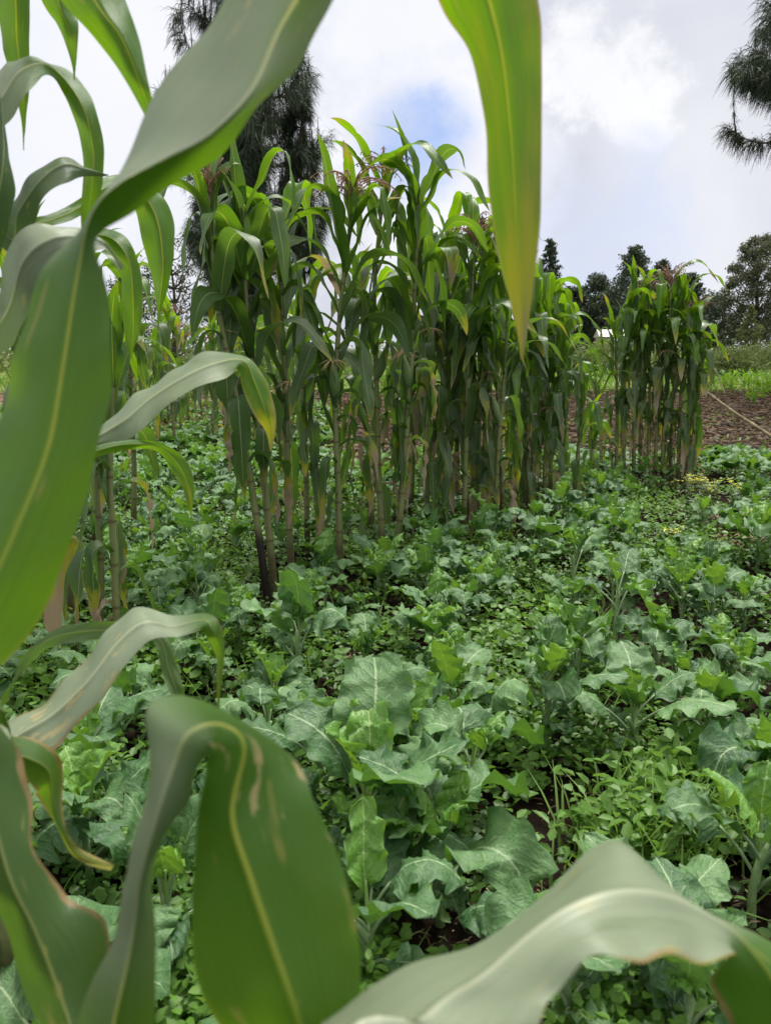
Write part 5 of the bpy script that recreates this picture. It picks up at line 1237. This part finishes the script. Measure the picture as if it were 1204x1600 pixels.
crown_tree(922, 66, 6.3, 2.0, 8, 'mid height dark tree left of the broad conifer', M_CROWN, n=9000, clumps=60, z0=.06)
crown_tree(884, 64, 5.2, 1.9, 9, 'rounded dark tree just right of the hanging leaf tip', M_CROWN, n=8000, clumps=60, z0=.05)
crown_tree(848, 60, 8.4, 1.9, 10, 'spire topped conifer behind the row end', M_CROWN, 'cone', n=7000, clumps=60, z0=.1)
crown_tree(905, 78, 5.6, 3.2, 21, 'wide low dark tree between the spire conifer and the broad conifer', M_CROWN, n=9000, clumps=70, z0=.05)
crown_tree(948, 80, 6.6, 3.0, 22, 'dark tree rising over the pale roofed shed', M_CROWN, n=9000, clumps=70, z0=.25)
crown_tree(1040, 80, 6.4, 3.4, 23, 'dark tree filling the skyline behind the right clump', M_CROWN, n=9000, clumps=70, z0=.05)
crown_tree(745, 58, 9.6, 1.3, 11, 'narrow conifer showing above the row behind the purple tassel', M_CROWN, 'cone', n=7000, clumps=70, z0=.1)
crown_tree(278, 34, 5.2, 1.7, 12, 'lacy small leaved tree seen left of the pine', M_CROWN, n=3600, leaf=(.08, .16), clumps=55, z0=.1)
crown_tree(215, 40, 4.2, 1.6, 13, 'thin lacy tree behind the left maize leaves', M_CROWN, n=2600, leaf=(.09, .17), clumps=45, z0=.1)

# scrub band beyond the young maize
def scrub():
    n = 26000; x = rg.uniform(-32, 42, n); y = rg.uniform(25, 52, n); b = nz(x[:n], y[:n], .35); h = np.clip(.30 + b * 1.1, .05, 1.0)
    z = gz(x, y) + rg.random(n) * h; d = rg.normal(0, 1, (n, 3)); d[:, 2] = abs(d[:, 2]); nr = rg.normal(0, 1, (n, 3)); L = rg.uniform(.12, .30, n)
    v, q = leaves_np(np.stack([x, y, z], 1), d, nr, L, L * .45)
    tag(link('scrub', bigmesh('scrub', v, q, M_SCRUB, col=np.repeat(np.clip(.5 + b * .8 + rg.normal(0, .15, n), 0, 1), 6), smooth=False)), 'low yellow green scrub in front of the skyline trees', 'scrub', kind='stuff')
    n = 5000; x = rg.uniform(-12, 14, n); y = rg.uniform(17.5, 26, n); z = gz(x, y) + rg.random(n) * .16; d = rg.normal(0, 1, (n, 3)); d[:, 2] = abs(d[:, 2]) * 1.4; L = rg.uniform(.08, .22, n)
    v, q = leaves_np(np.stack([x, y, z], 1), d, rg.normal(0, 1, (n, 3)), L, L * .25)
    tag(link('slope_grass', bigmesh('slope_grass', v, q, M_GRASS, col=np.repeat(np.clip(.7 + rg.normal(0, .2, n), 0, 1), 6), smooth=False)), 'yellow green growth on the slope beyond the ploughed earth', 'grass', kind='stuff')
scrub()
def bush(px, dist, h, rad, seed, label):
    loc = gp_(px, dist); r = random.Random(seed); n = 2600; g = rg.normal(0, 1, (n, 3)); g /= np.linalg.norm(g, axis=1, keepdims=True); g *= rg.random((n, 1)) ** .4
    lump = 1 + .25 * np.sin(g[:, 0] * 6 + seed) * np.cos(g[:, 1] * 5); P = g * np.array([rad, rad, h * .55]) * lump[:, None]; P[:, 2] = np.abs(P[:, 2] + h * .3); L = rg.uniform(.06, .15, n)
    v, q = leaves_np(P, rg.normal(0, 1, (n, 3)), rg.normal(0, 1, (n, 3)), L, L * .5)
    o = link('bush', bigmesh('bush', v, q, M_SCRUB, col=np.repeat(np.clip(r.uniform(.1, .5) + g[:, 2] * .2 + rg.normal(0, .15, n), 0, 1), 6), smooth=False)); o.location = loc
    tag(o, label, 'bush', 'bushes on the slope')
bush(1128, 26, .95, 1.0, 1, 'dull green bush on the slope right of the maize clump')
bush(1165, 33, 1.0, 1.3, 2, 'pale bush below the eucalyptus')
bush(1210, 30, .9, 1.2, 3, 'bush on the slope cut by the right edge')
bush(905, 26, .9, .9, 4, 'bush on the slope seen between row and right clump')
bush(940, 34, 1.1, 1.4, 5, 'bush in front of the pale roofed shed')

def shed():
    x0, y0 = (945 - 602) / F * 56, 56.0; z0 = gzf(x0, y0); root = empty('shed', (x0, y0, z0), 0, 'distant shed with pale sheet roof glimpsed behind the right clump', 'shed')
    w_, d_, h_ = 1.8, 1.4, 1.25
    def box(a, b):
        v = [(x, y, z) for x in (a[0], b[0]) for y in (a[1], b[1]) for z in (a[2], b[2])]; f = [(0, 1, 3, 2), (4, 6, 7, 5), (0, 4, 5, 1), (2, 3, 7, 6), (0, 2, 6, 4), (1, 5, 7, 3)]
        return v, f, [(0, 0)] * 8
    mb = MB(); mb.add(box((-w_ / 2, -d_ / 2, -.3), (w_ / 2, d_ / 2, h_))); link('wall', mesh('wall', mb.v, mb.f, M_WALL, smooth=False), root)
    v = [(-w_ * .56, -d_ * .6, h_ + .02), (w_ * .56, -d_ * .6, h_ + .02), (w_ * .56, 0, h_ + .55), (-w_ * .56, 0, h_ + .55), (-w_ * .56, d_ * .6, h_ + .02), (w_ * .56, d_ * .6, h_ + .02)]
    link('roof', mesh('roof', v, [(0, 1, 2, 3), (3, 2, 5, 4), (0, 3, 4), (1, 5, 2)], M_ROOF, smooth=False), root)
    link('door', mesh('door', *box((-.3, -d_ / 2 - .03, 0), (.3, -d_ / 2 - .005, 1.4))[:2], M_WOOD, smooth=False), root)
shed()
print('objects', len(bpy.data.objects), 'tris', sum(len(m.polygons) for m in bpy.data.meshes))
